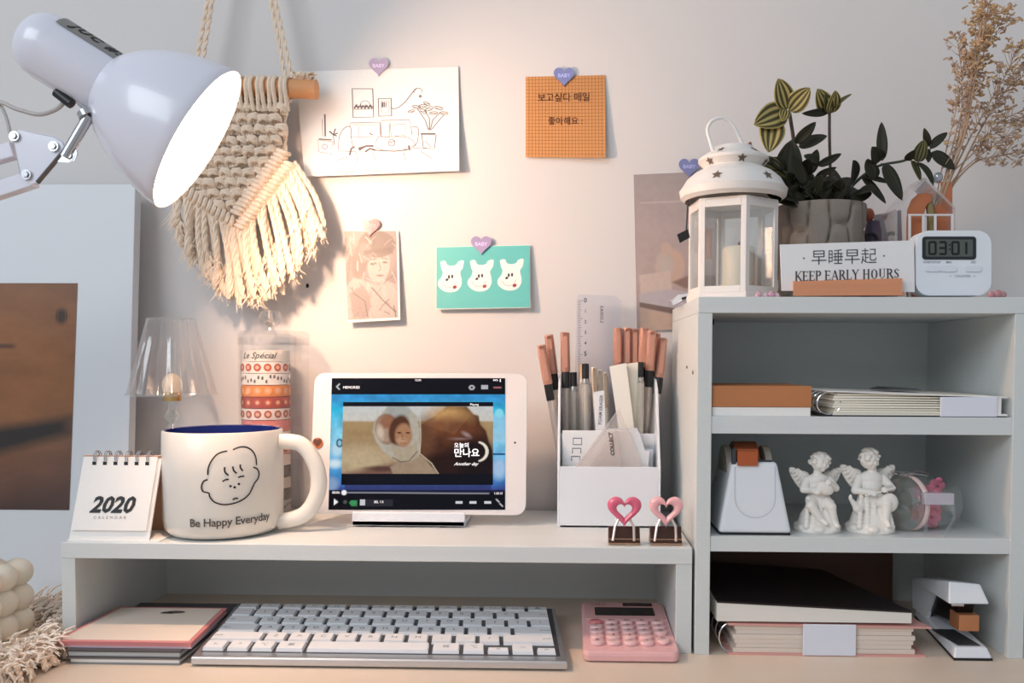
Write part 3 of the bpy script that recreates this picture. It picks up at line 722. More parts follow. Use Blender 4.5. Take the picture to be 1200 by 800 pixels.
bands = [('#b9b2ab', 'grey brown tape'), ('#7c7672', 'dark grey tape'), ('#c8bfb6', 'grey tape'), ('#6e6660', 'charcoal patterned tape'), ('#e9d9d0', 'white tape'), ('#dba29a', 'pink tape with red spots'), ('#efe3db', 'plain white tape'), ('#d9847d', 'coral tape'), ('#eeddd6', 'pale tape'), ('#a9473a', 'deep red tape with dots'), ('#e38a45', 'orange tape'), ('#efe6df', 'white tape with grey doodles'), ('#efe5dc', 'white tape with three orange faces'), ('#e6ddd2', 'cream tape with black script')]
ztp = at(312, 410, yw).z; hh = (ztp-z)/len(bands)
n_ = len(bands)
for i, (col, nm) in enumerate(bands):
    z0 = z+i*hh; rt = root('washi_tape_roll', nm+(', topmost in the clear jar' if i == n_-1 else ', directly below the '+bands[i+1][1]), 'tape', (cx_, yw, z0), 'tape rolls stacked in the acrylic jar')
    R_ = rr*(1-.02*((i*3) % 3)/2)
    MB().lathe([(R_*.72, .0002), (R_, .0002), (R_, hh-.0004), (R_*.72, hh-.0004), (R_*.72, .0002)], c=(cx_, yw, z0), n=40, caps=False).build('tape', mat('tape_'+col[1:], col, .55, noise=.08, scale=250), rt); tp_ = [o for o in bpy.data.objects if o.parent == rt][0]
    MB().lathe([(R_*.66, 0), (R_*.715, 0), (R_*.715, hh-.0003), (R_*.66, hh-.0003), (R_*.66, 0)], c=(cx_, yw, z0), n=32, caps=False).build('cardboard_core', mat('cardboard', '#b58d66', .8), rt)
    fs = lambda x, y, R=R_: (cx_+(R+.0003)*math.sin(x/R), yw-(R+.0003)*math.cos(x/R), z0+y)
    g = MB(); g2 = MB()
    if i == n_-1: g.text('Le Spécial', fs, hh*.75, 0, hh*.5, shear=.4); g.build('printed_pattern', INK, tp_)
    elif i in (n_-2, n_-4, n_-5, 5, 8, 10):
        for q in range(-4, 5):
            x = q*R_*.42; c2 = [(x+hh*.33*math.cos(t), hh*.5+hh*.33*math.sin(t)) for t in [2*PI*j/12 for j in range(12)]]; g.poly(c2, fs)
            g2.poly([(x+(a-x)*.5, hh*.5+(b-hh*.5)*.5) for a, b in c2], lambda a, b, fs=fs: Vector(fs(a, b))+Vector((0, -.0003, 0)))
        g.build('printed_pattern', mat('dots_%d' % (i % 3), ['#c65a36', '#8d3f33', '#b5654b'][i % 3] if i != n_-4 else '#f0a765', .6), tp_); g2.build('printed_centres', mat('dot_centre', '#e9b59a', .6), tp_)
    elif i in (0, 1, 3, n_-3):
        random.seed(i)
        for q in range(26):
            x = (q-13)*R_*.16; y0 = hh*random.uniform(.15, .6); g.poly([(x, y0), (x+R_*.09, y0), (x+R_*.08, y0+hh*.3), (x+.0003, y0+hh*.25)], fs)
        g.build('printed_pattern', mat('doodle_grey', '#6c625c', .7), tp_)

# ================================================================== desk calendar
c0 = on(80, 634, RT+.0); c1 = on(171, 636, RT); cd_ = root('desk_calendar', 'small white flip calendar reading 2020 beside the mug', 'calendar', ((c0.x+c1.x)/2, c0.y+.02, RT))
yA = c0.y; xa, xb = c0.x, c1.x; ytop = yA+.020
zt_ = at(97, 533, ytop).z; 
MB().box(xa-.0005, xb+.009, yA-.001, yA+.045, RT, RT+.0012).build('base_card', PAPER, cd_)
def cf(u, v, off=0):    # front face, u 0..1 from left, v 0..1 from bottom
    z = RT+.001+(zt_-RT-.001)*v; y = yA+(ytop-yA)*v-off
    xl = xa+.0005+(.002)*v; return Vector((xl+(xb-xa)*u, y, z))
def cplate(u0, u1, v0, v1, o0, o1, name, m):
    return MB().hexa([cf(u0, v0, o1), cf(u1, v0, o1), cf(u1, v0, o0), cf(u0, v0, o0)], [cf(u0, v1, o1), cf(u1, v1, o1), cf(u1, v1, o0), cf(u0, v1, o0)]).build(name, m, cd_)
KR = mat('kraft_peach', '#cf9c7e', .8)
cplate(0, 1, 0, 1, -.0016, .0, 'front_board', PAPER)
cplate(.02, .96, .12, .985, .0002, .0022, 'page_block', PAPER)
pgb = [o for o in bpy.data.objects if o.parent == cd_ and o.name.startswith('page_block')][0]
g = MB(); bk = lambda v: Vector((0, ytop+(yA+.044-ytop)*(1-v), RT+.001+(zt_-RT-.001)*v))
g.hexa([bk(0)+Vector((xa+.001, -.0015, 0)), bk(0)+Vector((xb+.008, -.0015, 0)), bk(0)+Vector((xb+.008, 0, 0)), bk(0)+Vector((xa+.001, 0, 0))], [bk(1)+Vector((xa+.003, -.0015, 0)), bk(1)+Vector((xb+.002, -.0015, 0)), bk(1)+Vector((xb+.002, 0, 0)), bk(1)+Vector((xa+.003, 0, 0))]); g.build('back_board', KR, cd_)
for i in range(6):
    u = .17+i*.135; r_ = MB(); cpt = cf(u, .985, 0)
    for dx in (-.0008, .0008): r_.tube([cpt+Vector((dx, .0045*math.sin(a)+.0008, .0055*math.cos(a)-.001)) for a in [2*PI*j/16 for j in range(16)]], .00045, 5, closed=True)
    r_.build('wire_ring', CHROME, cd_)
    MB().poly([tuple(q) for q in [(-.0016, -.0019), (.0016, -.0019), (.0016, .0019), (-.0016, .0019)]], lambda a, b: cf(u, .90, .0025)+Vector((a, 0, b))).build('punched_hole', INK, cd_)
cw = xb-xa; fn = lambda x, y: cf(.5+x/cw, .5+y/(zt_-RT), .0026)
g = MB(); g.text('2020', fn, .0175, -.001, -.006, bold=.034, shear=.25); g.build('year_digits', INK, pgb)
g = MB(); g.text('CALENDAR', fn, .0032, -.001, -.0155, space=1.9); g.build('small_word', mat('grey_ink', '#8f8b8b', .7), pgb)

# ================================================================== mug
mb_ = on(264, 637, RT); R_ = .0485
tmpc = at(264, 560, .055); mx = tmpc.x; my = .052
MUG = mat('mug_cream', '#e2dcd3', .35, noise=.015, scale=30, coat=.2)
mg = root('mug', 'large cream mug with a smiling baby face drawing and navy inside', 'mug', (mx, my, RT))
zr = at(264, 507, my-.04).z-RT
MB().lathe([(0, .0), (R_-.012, 0), (R_-.010, .0012), (R_-.005, .002), (R_-.0015, .006), (R_, .014), (R_+.0006, zr*.6), (R_, zr-.0012), (R_-.001, zr), (R_-.0028, zr-.0006)], c=(mx, my, RT), n=72, caps=False).build('body', MUG, mg); mbody = [o for o in bpy.data.objects if o.parent == mg][0]
MB().lathe([(R_-.0012, zr+.0001), (R_-.003, zr-.0004), (R_-.0036, zr*.5), (R_-.006, .010), (0, .008)], c=(mx, my, RT), n=64, caps=False).build('navy_lining', mat('navy_glaze', '#1c2a6b', .15, coat=.8), mg)
hp = [(335, 512), (352, 520), (368, 540), (374, 566), (367, 590), (352, 605), (334, 612)]
hc = spline([(x, y) for x, y in [(326, 517)]+hp[1:-1]+[(326, 611)]], 6)
MB().tube([at(q[0], q[1], my) for q in hc], .0068, 14, flat=.75).build('handle', MUG, mg)
def ms(x, y, off=.0005):   # picture-like drawing coordinates, x,y in px around the face, wrapped round the mug
    u = (x-264)*.000665; z = at(264, y, my-.045).z
    a = u/(R_)+.33
    return Vector((mx+(R_+.0006+off)*math.sin(a), my-(R_+.0006+off)*math.cos(a), z))
g = MB(); S = lambda pts, wd=1.7: g.ribbon([tuple(q) for q in spline(pts, 5)], wd, ms)
q = lambda a, b: (225+a*.1375, 515+b*.1375)
def Q(*p): return [q(a, b) for a, b in p]
S(Q((185, 295), (190, 240), (215, 180), (260, 125), (305, 104), (345, 98))); S(Q((390, 88), (450, 68), (510, 75), (560, 110), (590, 165), (598, 235)))
S(Q((185, 335), (150, 350), (132, 395), (145, 435), (192, 450), (200, 480), (235, 525), (300, 550), (370, 550), (450, 530), (520, 485), (560, 420), (580, 385), (610, 355), (622, 310), (605, 270), (565, 250)))
for pp in (((322, 232), (325, 275), (352, 305)), ((388, 230), (395, 265), (420, 292)), ((452, 218), (452, 245), (472, 275))): S(Q(*pp), 1.9)
S(Q((303, 356), (325, 342), (355, 338)), 1.6); S(Q((432, 330), (450, 322), (485, 320)), 1.6)
for a, b in ((368, 398), (402, 410), (437, 384)): g.poly([q(a+11*math.cos(t), b+11*math.sin(t)) for t in [-2*PI*j/10 for j in range(10)]], ms)
S(Q((385, 516), (405, 505), (430, 508)), 1.8)
g.build('face_drawing', INK, mbody)
g = MB(); g.text('Be Happy Everyday', lambda x, y: ms(277+x, 611.5-y-x*.02), 13.2, 0, 0, bold=.012, space=.95); g.build('printed_words', mat('soft_ink', '#4a4644', .7), mbody)

# ================================================================== tablet and stand
ts = root('tablet_stand', 'low white ledge stand that holds the tablet upright', 'stand', (-.1, .1, RT))
YT0 = .082; zt0_ = RT+.0065
def TP(px, py, off=0):   # tablet plane: leaning back
    d = _f+_r*((px-CX)/F)-_u*((py-CY)/F)
    nrm = Vector((0, -math.cos(.16), math.sin(.16))); p0 = Vector((0, YT0, zt0_))
    return CAM+d*((p0-CAM).dot(nrm)/d.dot(nrm))+nrm*off
xl, xr_ = at(415, 600, YT0).x, at(546, 600, YT0).x
b = MB(); b.box(xl, xr_, YT0-.008, YT0-.0055, RT+.0012, RT+.0135); b.box(xl, xr_, YT0-.008, YT0+.05, RT+.0012, RT+.006); b.build('ledge', WHITE, ts, bev=.0008)
zz = .12; b = MB(); b.hexa([(xl+.02, YT0+.012, RT+.005), (xr_-.02, YT0+.012, RT+.005), (xr_-.02, YT0+.016, RT+.005), (xl+.02, YT0+.016, RT+.005)], [(xl+.02, YT0+.0255, RT+.08), (xr_-.02, YT0+.0255, RT+.08), (xr_-.02, YT0+.0285, RT+.08), (xl+.02, YT0+.0285, RT+.08)]); b.build('back_rest', WHITE, ts, bev=.0008)
for x in (xl+.018, xr_-.018): MB().box(x-.004, x+.004, YT0-.006, YT0, RT, RT+.0013).build('rubber_foot', BLACK, ts)
tbp = root('tablet', 'white tablet in landscape playing a desert scene of a hooded figure', 'tablet', (at(493, 604, YT0).x, YT0, zt0_))
TLc, TRc, BRc, BLc = TP(368, 436.5), TP(617, 436.5), TP(617, 604), TP(366, 601)
w_ = (TRc-TLc).length; ux = Vector((1, 0, 0)); cen = (TLc+BRc)/2; h_ = (TLc-BLc).length; uy = Vector((0, math.sin(.16), math.cos(.16))); nn = Vector((0, -math.cos(.16), math.sin(.16)))
loc = lambda x, y, o: cen+ux*x+uy*y+nn*o
o_ = rrect(-w_/2, -h_/2, w_/2, h_/2, .0095, 8)
MB().prism(o_, lambda x, y: loc(x, y, 0), lambda x, y: loc(x, y, -.0065), True).build('body', mat('tablet_white', '#e6dfdc', .25, coat=.6), tbp, bev=.0008)
def SP(x, y, off=.0004): return TP(x, y, off)
sc = Canvas(203, 154, '#0b0b14')
sc.rect(0, 19, 203, 133, '#3aa6dd')
blue = Canvas(203, 154, '#3aa6dd'); blue.grad([(0, '#2f93cf'), (.16, '#3d9ddb'), (.24, '#2fbfe8'), (.45, '#8fd4ee'), (.62, '#5fb0e0'), (.75, '#3f8ac8'), (.84, '#3a4f96'), (.86, '#343f7a')]); blue.noise(.22, 6, 8); blue.noise(.1, 3, 9)
blue.ell(6, 100, 8, 5, '#d8f0fa', 5); blue.ell(8, 84, 6, 8, '#bfe4f4', 5); blue.ell(3, 124, 8, 8, '#8aa6cc', 6); blue.rect(189, 42, 203, 75, '#a6d2ee', .6); blue.ell(196, 41, 5, 5, '#8fe4f6', 2); blue.rect(187, 88, 203, 90, '#123a70', .9); blue.ell(196, 106, 8, 12, '#a8c8ea', 6); blue.rect(18, 125, 187, 133, '#33396f', .8); blue.ell(11, 76, 4, 5, '#1a2b44', 1.5); blue.ell(11, 76, 2.4, 3.4, '#8ecbe6', 1)
m_ = (sc.y > 19) & (sc.y < 131); sc.a[m_] = blue.a[m_]
sc.rect(14, 28, 189, 125, '#0c0d18')
im = Canvas(203, 154, '#b59b78'); im.grad([(.2, '#cfd0d0'), (.32, '#d4cfc6'), (.335, '#b3966c'), (.42, '#a98b63'), (.6, '#b39a78'), (.72, '#a98d74')])
im.ell(35, 95, 30, 14, '#c3ad8a', 14); im.poly([(14, 112), (70, 100), (95, 98), (125, 112), (120, 118), (14, 118)], '#7b5a4c', .8, 6); im.ell(60, 106, 18, 3, '#5c3f36', 3)
# brown haired figure right
im.poly([(98, 112), (100, 58), (112, 50), (118, 46), (130, 38), (134, 33), (158, 33), (166, 42), (172, 44), (174, 54), (181, 62), (184, 74), (188, 84), (189, 118), (98, 118)], '#4a2a1b', 1, 2)
im.ell(138, 46, 24, 13, '#c99a62', 12, 5); im.ell(120, 58, 20, 9, '#8a5333', 8, -20); im.ell(150, 62, 22, 16, '#6e4027', 14); im.ell(110, 70, 12, 22, '#6b4530', 12); im.ell(165, 100, 30, 30, '#1d1212', 16); im.ell(130, 104, 22, 16, '#2a1813', 10)
for q_ in range(14): im.line([(104+q_*3, 52+q_*1), (112+q_*4, 48-q_*.6)], 1, '#b98a62', .3, 2)
# hooded figure
im.poly([(98, 88), (108, 92), (122, 108), (128, 118), (76, 118), (70, 104), (84, 96)], '#a58e77', 1, 2)
im.poly([(66, 33), (88, 33), (100, 44), (104, 60), (104, 90), (92, 98), (76, 97), (62, 86), (53, 74), (49, 62), (51, 50), (59, 42)], '#b9b1a2', 1, 2); im.ell(78, 40, 13, 10, '#a9aaa6', 5)
im.ell(66, 60, 14, 18, '#8a6a58', 2, -12); im.ell(64, 60, 11, 16, '#b0937f', 4, -12); im.ell(66, 51, 9, 8, '#9c6a50', 5, -12); im.ell(58, 64, 4, 8, '#d6c0aa', 4, -12); im.ell(80, 61, 12, 18, '#5a3626', 3, 14); im.ell(85, 67, 10, 14, '#b0805f', 3, 0); im.ell(83, 73, 6, 4, '#c09674', 3); im.ell(80, 64, 2.5, 1, '#4e3226', 1); im.ell(90, 64, 2.5, 1, '#4e3226', 1); im.line([(84, 66), (83, 71), (86, 72)], 1, '#6e4a38', .7); im.line([(82, 76), (88, 76)], 1, '#6b3a30', .7)
im.poly([(70, 76), (84, 84), (100, 74), (103, 92), (90, 98), (76, 96)], '#b3a48d', 1, 3); im.line([(73, 93), (82, 98), (92, 97), (101, 86)], 1.4, '#6f5a4a', .8); im.line([(104, 48), (105, 70), (104, 88), (118, 100), (129, 117)], 1.4, '#e0cdb0', .7)
im.noise(.08, 3, 4); m_ = (sc.y > 33) & (sc.y < 112) & (sc.x > 14) & (sc.x < 189); sc.a[m_] = im.a[m_]
sc.line([(158, 100), (178, 76)], .1, '#000000', 0)
for a_ in range(-80, 85, 5):
    a0 = math.radians(a_); sc.ell(171+11*math.cos(a0), 86+11*math.sin(a0), .6+1.1*math.cos(a0/1.1), .6+1.1*math.cos(a0/1.1), '#f2ead8', 1)
sc.ell(158, 66, 5, 2, '#a58b86', 3, 30); sc.ell(150, 71, 9, 1.2, '#8c706c', 2)
sc.rect(0, 131, 203, 134, '#1b1d3c'); sc.line([(22, 134), (184, 135)], 1.4, '#9a9aa2'); sc.ell(17.5, 134, 3, 3, '#ffffff', 1)
sc.rect(41, 142, 74, 150, '#2b2b34')
sc.poly([(6, 141), (6, 149), (11, 145)], '#ffffff'); sc.ell(19, 145, 2.2, 2.2, '#4d5a4c', 1); sc.ell(28, 146, 4, 3, '#3f9a5c', 1); sc.rect(26, 143, 33, 150, '#3f9a5c', .7); sc.rect(36, 142, 42, 149, '#e0e0e4', .9)
for x in (150, 166, 183): sc.rect(x-4, 143.6, x+4, 147, '#e8e8ee', .9)
sc.line([(193, 142), (196, 145)], 1.2, '#dddddd'); sc.line([(197, 147), (200, 150)], 1.2, '#dddddd')
sc.ell(164, 11, 3.4, 2.8, '#d8d8de', 1); sc.ell(164, 11, 1.8, 1.4, '#1a1a20', 1); sc.rect(175, 8, 183, 13.5, '#c8c8d0', .9); sc.line([(190, 11), (198, 11)], 1.2, '#d88'+'888'); sc.line([(9, 7), (6, 10), (9, 13)], 1.2, '#f0f0f0')
def sfn(u, v): x = 389+u*203+(-4)*v*(1-u)+(0)*u*v; return SP(x, 443+154*v)
scr_ = sc.mesh('screen', sfn, vmat('screen_glow', emit=.85, rough=.15, base=0), tbp)
TG = mat('screen_text', (.85, .85, .88), .5, emit=.7)
g = MB(); sf = lambda x, y: SP(x, -y, .0007)
g.text('오늘의', sf, 6.5, 541, -522, bold=.015); g.text('만나요', sf, 11, 547, -531, bold=.02); g.text('Another day', sf, 5.4, 546, -543.5, shear=.5, bold=.005)
g.text('MEMORIES', sf, 4.2, 412, -454, bold=.0); g.text('12:05', sf, 3.4, 490, -445.5); g.text('84% ▮', sf, 3.4, 583, -445.5); g.text('00:06', sf, 4, 394, -577); g.text('1:20:15', sf, 3.6, 584, -578); g.text('SEL 1.0', sf, 3.8, 444, -588)
g.text('Playing', sf, 3.6, 556, -474); g.build('screen_text', TG, scr_)
hb_ = MB(); cH = SP(372.5, 519, .0003); hb_.lathe([(.0048, 0), (.0048, .0006), (0, .0009)], c=(0, 0, 0), n=24, M=Matrix.Translation(cH) @ nn.to_track_quat('Z', 'Y').to_matrix().to_4x4()); hb_.build('home_button_sticker', mat('home_brown', '#b8672f', .4), tbp); hbs = [o for o in bpy.data.objects if o.name.startswith('home_button_sticker')][0]
g = MB(); g.text('♥', lambda x, y: SP(372.5+x, 519-y, .0014), 9); g.build('sticker_mark', mat('home_mark', '#5b2f1a', .5), hbs)
MB().lathe([(.001, 0), (.001, .0003), (0, .0003)], n=12, M=Matrix.Translation(SP(603.5, 518.5, .0)) @ nn.to_track_quat('Z', 'Y').to_matrix().to_4x4()).build('front_camera', INK, tbp)
# ================================================================== pen organiser
ph = root('pen_organiser', 'white stepped desk organiser holding pens, rulers and cards', 'organiser', (.04, .1, RT))
YF = on(712, 618.5, RT).y
X0 = at(656, 600, YF).x; X1 = at(771, 600, YF).x; YB = YF+.085; zf = at(712, 547, YF).z; zs = at(771, 440, YF+.05).z
MB().box(X0, X1, YF, YF+.0022, RT, zf).build('front_wall', WHITE, ph, bev=.0004)
MB().box(X0, X1, YF+.03, YF+.032, RT, at(712, 500, YF+.03).z-.006).build('middle_divider', WHITE, ph, bev=.0004)
MB().box(X0, X1, YB-.002, YB, RT, zs-.008).build('back_wall', WHITE, ph, bev=.0004)
MB().box(X0, X1, YF, YB, RT, RT+.002).build('bottom', WHITE, ph)
for xx in (X0-.0022, X1):
    prf = [(YF, RT), (YB, RT), (YB, zs), (YB-.012, zs+.002), (YF+.045, zs-.002), (YF+.028, zs-.012), (YF+.010, zf+.022), (YF, zf)]
    MB().prism(prf, lambda y, z: (xx+.0022, y, z), lambda y, z: (xx, y, z)).build('side_wall', WHITE, ph, bev=.0004)
# white card box in the front tray
cb = root('white_card_box', 'white card with grey outlined letters standing in the organiser front tray', 'card', (.03, YF+.01, RT+.002))
y_ = YF+.012; xa, xb = at(659, 520, y_).x, at(756, 520, y_).x; z1 = at(700, 504.5, y_).z
MB().prism([(xa, RT+.002), (xb, RT+.002), (xb+.004, z1-.018), (xb, z1-.0175), (xb-.0045, z1-.003), (xb-.006, z1), (xa, z1)], lambda x, z: (x, y_, z), lambda x, z: (x, y_+.003, z)).build('card', CARD, cb, bev=.0003)
g = MB()
for s_, (px, py, hh_) in enumerate(((677, 517, 9), (676, 528, 7), (675, 537, 6))):
    z = at(px, py, y_).z; x = at(px, py, y_).x
    g.ribbon([(x-.004, z-hh_*.00032), (x-.004, z+hh_*.00032), (x+.0035, z+hh_*.00032), (x+.0035, z-hh_*.00032)][:4], .0009, lambda a, b: (a, y_-.0003, b), s_ == 0)
g.build('printed_letters', mat('letter_grey', '#6e7480', .6), cb)
xb2, xa2 = at(757, 530, YF+.02).x, at(700, 530, YF+.02).x
cb2 = root('tilted_white_card', 'plain white card tilted behind the lettered card in the organiser', 'card', (.05, YF+.02, RT+.002))
MB().prism([(xa2, RT+.002), (X1-.003, RT+.002), (X1-.003, z1-.017), (X1-.012, z1-.016), (X1-.017, z1+.002), (xa2, z1+.001)], lambda x, z: (x, YF+.019, z), lambda x, z: (x, YF+.021, z)).build('card', mat('card_cool', '#e3e3e8', .6), cb2)
# diagonal clear set square
sq = root('clear_set_square', 'clear plastic set square leaning diagonally across the organiser front', 'ruler', (.03, YF+.006, RT+.003))
pts = [(676, 547), (684, 547), (726, 486), (722, 480), (715, 486)]
fy_ = lambda Y: (lambda x, y: at(x, y, Y))
MB().prism([(673, 548), (726, 478), (752, 548)][::-1], fy_(YF+.0065), fy_(YF+.0082)).build('triangle', clear('acrylic_body', '#fcf9f7', .06, .45, .08, .22, '#fbf0ea'), sq, bev=.0002)
MB().prism([(690, 548), (722, 503), (729, 548)][::-1], fy_(YF+.0062), fy_(YF+.0066)).build('inner_panel', clear('acrylic_body'), sq)
g = MB(); fz_ = lambda x, y: at(x, -y, YF+.0058)
g.text('COLLECT', lambda x, y: at(717-y*.98-x*.1, 520-x*.98, YF+.0058)+Vector((0, 0, 0)), 6.4, bold=.04); g.build('printed_word', mat('soft_ink'), sq)
for i in range(0): pass
g = MB()
for i in range(24):
    t = i/24; x, y = 676+t*48, 546-t*63; g.ribbon([(x, y), (x+2.6, y+1.8)], .5, lambda a, b: at(a, b, YF+.0060))
g.build('scale_marks', mat('letter_grey'), sq)
# wide clear ruler at the back
rl = root('clear_ruler', 'wide clear plastic ruler with black numbers standing at the back of the organiser', 'ruler', (.03, YB-.01, RT+.002))
yr = YB-.009
rp = [(670, 600), (728, 600), (728, 352), (721, 347), (678, 345), (676, 350)]
MB().prism(rp[::1][::-1] if False else [(q[0], q[1]) for q in rp], fy_(yr), fy_(yr+.0016)).build('blade', clear('ruler_acrylic', '#fafafc', .06, .4, .06, .10, '#dcdee8'), rl, bev=.0003)
g = MB(); fr_ = lambda x, y: at(x, -y, yr-.0003)
for i in range(60):
    y = 352+i*2.1; g.poly([(677, -y), (677+(6 if i % 10 == 0 else 3.4 if i % 5 else 4.6), -y), (677+(6 if i % 10 == 0 else 3.4 if i % 5 else 4.6), -y-.5), (677, -y-.5)], fr_)
for i, n in enumerate('0123456'): g.text(n, fr_, 7.5 if n in '05' else 5.2, 686, -(352+i*12.5), bold=.02)
g.text('LOHAS', lambda x, y: at(705+y, 368+x*-1, yr-.0003), 5.5, space=1.2, bold=.02)
g.build('scale_print', mat('letter_dark', '#4b4d55', .6), rl)

ROSE = mat('rose_cap', '#c8937f', .35, .15, noise=.08, scale=80, coat=.3); GOLDC = mat('pale_gold_clip', '#d8b99a', .35, .5)
SIL = clear('barrel_clear', '#f4efea', .12, .5, .1, .25, '#efe6de')
CLB = clear('barrel_cloudy', '#f6f2ec', .10, .45, .1, .28, '#f3ebe0')
def pen(label, bot, top, Y0, Y1, style, r=.0042, group='pens standing in the organiser'):
    z0 = RT+.0025; T = at(*top, Y1); Bp = at(*bot, Y0); 
    d = (T-Bp); B_ = Bp; 
    t = root('pen', label, 'pen', tuple(B_), group); L = d.length; u = d.normalized()
    M = Matrix.Translation(B_) @ u.to_track_quat('Z', 'Y').to_matrix().to_4x4()
    if style == 'rose':
        MB().lathe([(.0016, 0), (r*.85, .004), (r*.85, L-.050)], n=16, M=M).build('barrel', SIL, t)
        MB().lathe([(r*.35, .003), (r*.35, L-.05)], n=10, M=M).build('refill', mat('refill_grey', '#d0c8c0', .4, .2), t)
        MB().lathe([(r*.93, L-.052), (r*.97, L-.038), (r*.80, L-.034)], n=16, M=M).build('grip', BLACK, t)
        MB().lathe([(r*.9, L-.037), (r*1.06, L-.036), (r*1.02, L-.001), (r*.8, L), (0, L)], n=20, M=M).build('cap', ROSE, t)
    elif style == 'clear':
        MB().lathe([(.0016, 0), (r*.9, .004), (r*.95, L*.86), (r*.7, L*.9)], n=16, M=M).build('barrel', CLB, t)
        MB().lathe([(r*.4, .004), (r*.4, L*.86)], n=10, M=M).build('refill', mat('refill_grey'), t)
        MB().lathe([(r*.72, L*.86), (r*.72, L), (0, L)], n=14, M=M).build('end_cap', BLACK if 'black' in label else GOLDC, t)
    elif style == 'white':
        MB().lathe([(.0016, 0), (r, .005), (r*1.02, L-.002), (r*.8, L), (0, L)], n=18, M=M).build('barrel', mat('pen_white', '#eee6dc', .3), t)
    if style != 'clear':
        b = MB(); w_ = r*.45
        b.box(-w_, w_, -r*1.45, -r*1.2, L-.033, L-.001); b.box(-w_, w_, -r*1.45, 0, L-.004, L-.001)
        m4 = Matrix.Translation(B_) @ u.to_track_quat('Z', 'X').to_matrix().to_4x4()
        X = Vector((0, -1, 0)); X = (X-u*X.dot(u)).normalized(); Yx = u.cross(X)
        M2 = Matrix(((Yx.x, -X.x, u.x, B_.x), (Yx.y, -X.y, u.y, B_.y), (Yx.z, -X.z, u.z, B_.z), (0, 0, 0, 1)))
        b2 = MB(); b2.add(b.v, b.f, False, M2); b2.build('clip', ROSE if style == 'rose' else GOLDC, [o for o in bpy.data.objects if o.parent == t][-1])
    return t
yb = YF+.045
pen('rose-gold capped pen leaning furthest left in the organiser', (667, 590), (634, 404), yb, yb-.004, 'rose')
pen('rose-gold capped pen second from the left, leaning left', (668, 598), (643, 392), yb+.01, yb+.008, 'rose')
pen('rose-gold capped pen of the left group, standing upright beside the ruler', (665, 596), (662, 389), yb, yb+.002, 'rose')
pen('clear pen with a pale gold end, left of the black-ended one', (674, 598), (672, 436), yb, yb+.003, 'clear', .0046)
pen('clear pen with a pale gold end, second in the organiser middle', (683, 598), (682, 426), yb+.002, yb+.004, 'clear', .0044)
pen('clear pen with a black end in the middle of the organiser', (687, 598), (686, 426), yb-.008, yb-.006, 'clear', .0046)
pen('rose-gold capped pen, leftmost of the upright pens on the right', (727, 595), (724, 384), yb+.012, yb+.018, 'rose')
pen('rose-gold capped pen, second of the upright pens on the right', (735, 595), (735, 384), yb+.012, yb+.019, 'rose')
pen('rose-gold capped pen, third of the upright pens on the right', (743, 595), (744, 385), yb+.012, yb+.020, 'rose')
pen('rose-gold capped pen, fourth from the right, slightly tilted', (745, 595), (755, 384), yb, yb+.008, 'rose')
pen('rose-gold capped pen with a pale clip, third from the right', (752, 595), (764, 387), yb+.004, yb-.004, 'rose')
pen('rose-gold capped pen, second from the right, tilted right', (757, 596), (769, 390), yb+.016, yb+.012, 'rose')
pen('rose-gold capped pen leaning furthest right in the organiser', (756, 598), (777, 396), yb-.008, yb+.004, 'rose')
pen('thin black-ended clear pen beside the white markers', (749, 598), (751, 424), yb-.012, yb-.010, 'clear', .0036)
pen('cream pen with a gold clip in the middle, left of the white markers', (703, 596), (696, 430), yb+.004, yb+.006, 'white', .0026)
pen('slim cream pen right of the cream pen with a gold clip', (709, 596), (703, 433), yb+.008, yb+.009, 'white', .0026)
pen('slim pale pen just left of the tilted white correction stick', (716, 596), (709, 436), yb+.008, yb+.009, 'white', .0026)
def block(name, label, cat, pts, Y, th, m, grp=None):
    c = at(*pts[0], Y); t = root(name, label, cat, tuple(c), grp)
    MB().prism(pts, fy_(Y), fy_(Y+th)).build('body', m, t, bev=.0006); return t
t = block('highlighter', 'wide white flat highlighter tilted left between the pens', 'marker', [(734, 560), (750, 556), (733, 426), (715, 430)], yb-.018, .006, mat('marker_cream', '#efe9de', .35))
t = block('highlighter', 'wide cream flat highlighter standing upright beside the right pens', 'marker', [(739, 560), (755, 560), (749, 425), (732, 427)], yb-.010, .006, mat('marker_ivory', '#e9e2d2', .35))
t = block('eraser_stick', 'small clear-sleeved eraser stick with grey lettering among the middle pens', 'eraser', [(702, 560), (712, 558), (707, 458), (696, 460)], yb-.02, .006, CARD)
g = MB(); g.text('FOAM ERASER', lambda x, y: at(704+x*.06-y, 480-x, yb-.0204), 5.5, bold=.01); g.build('printed_word', mat('letter_grey'), t)

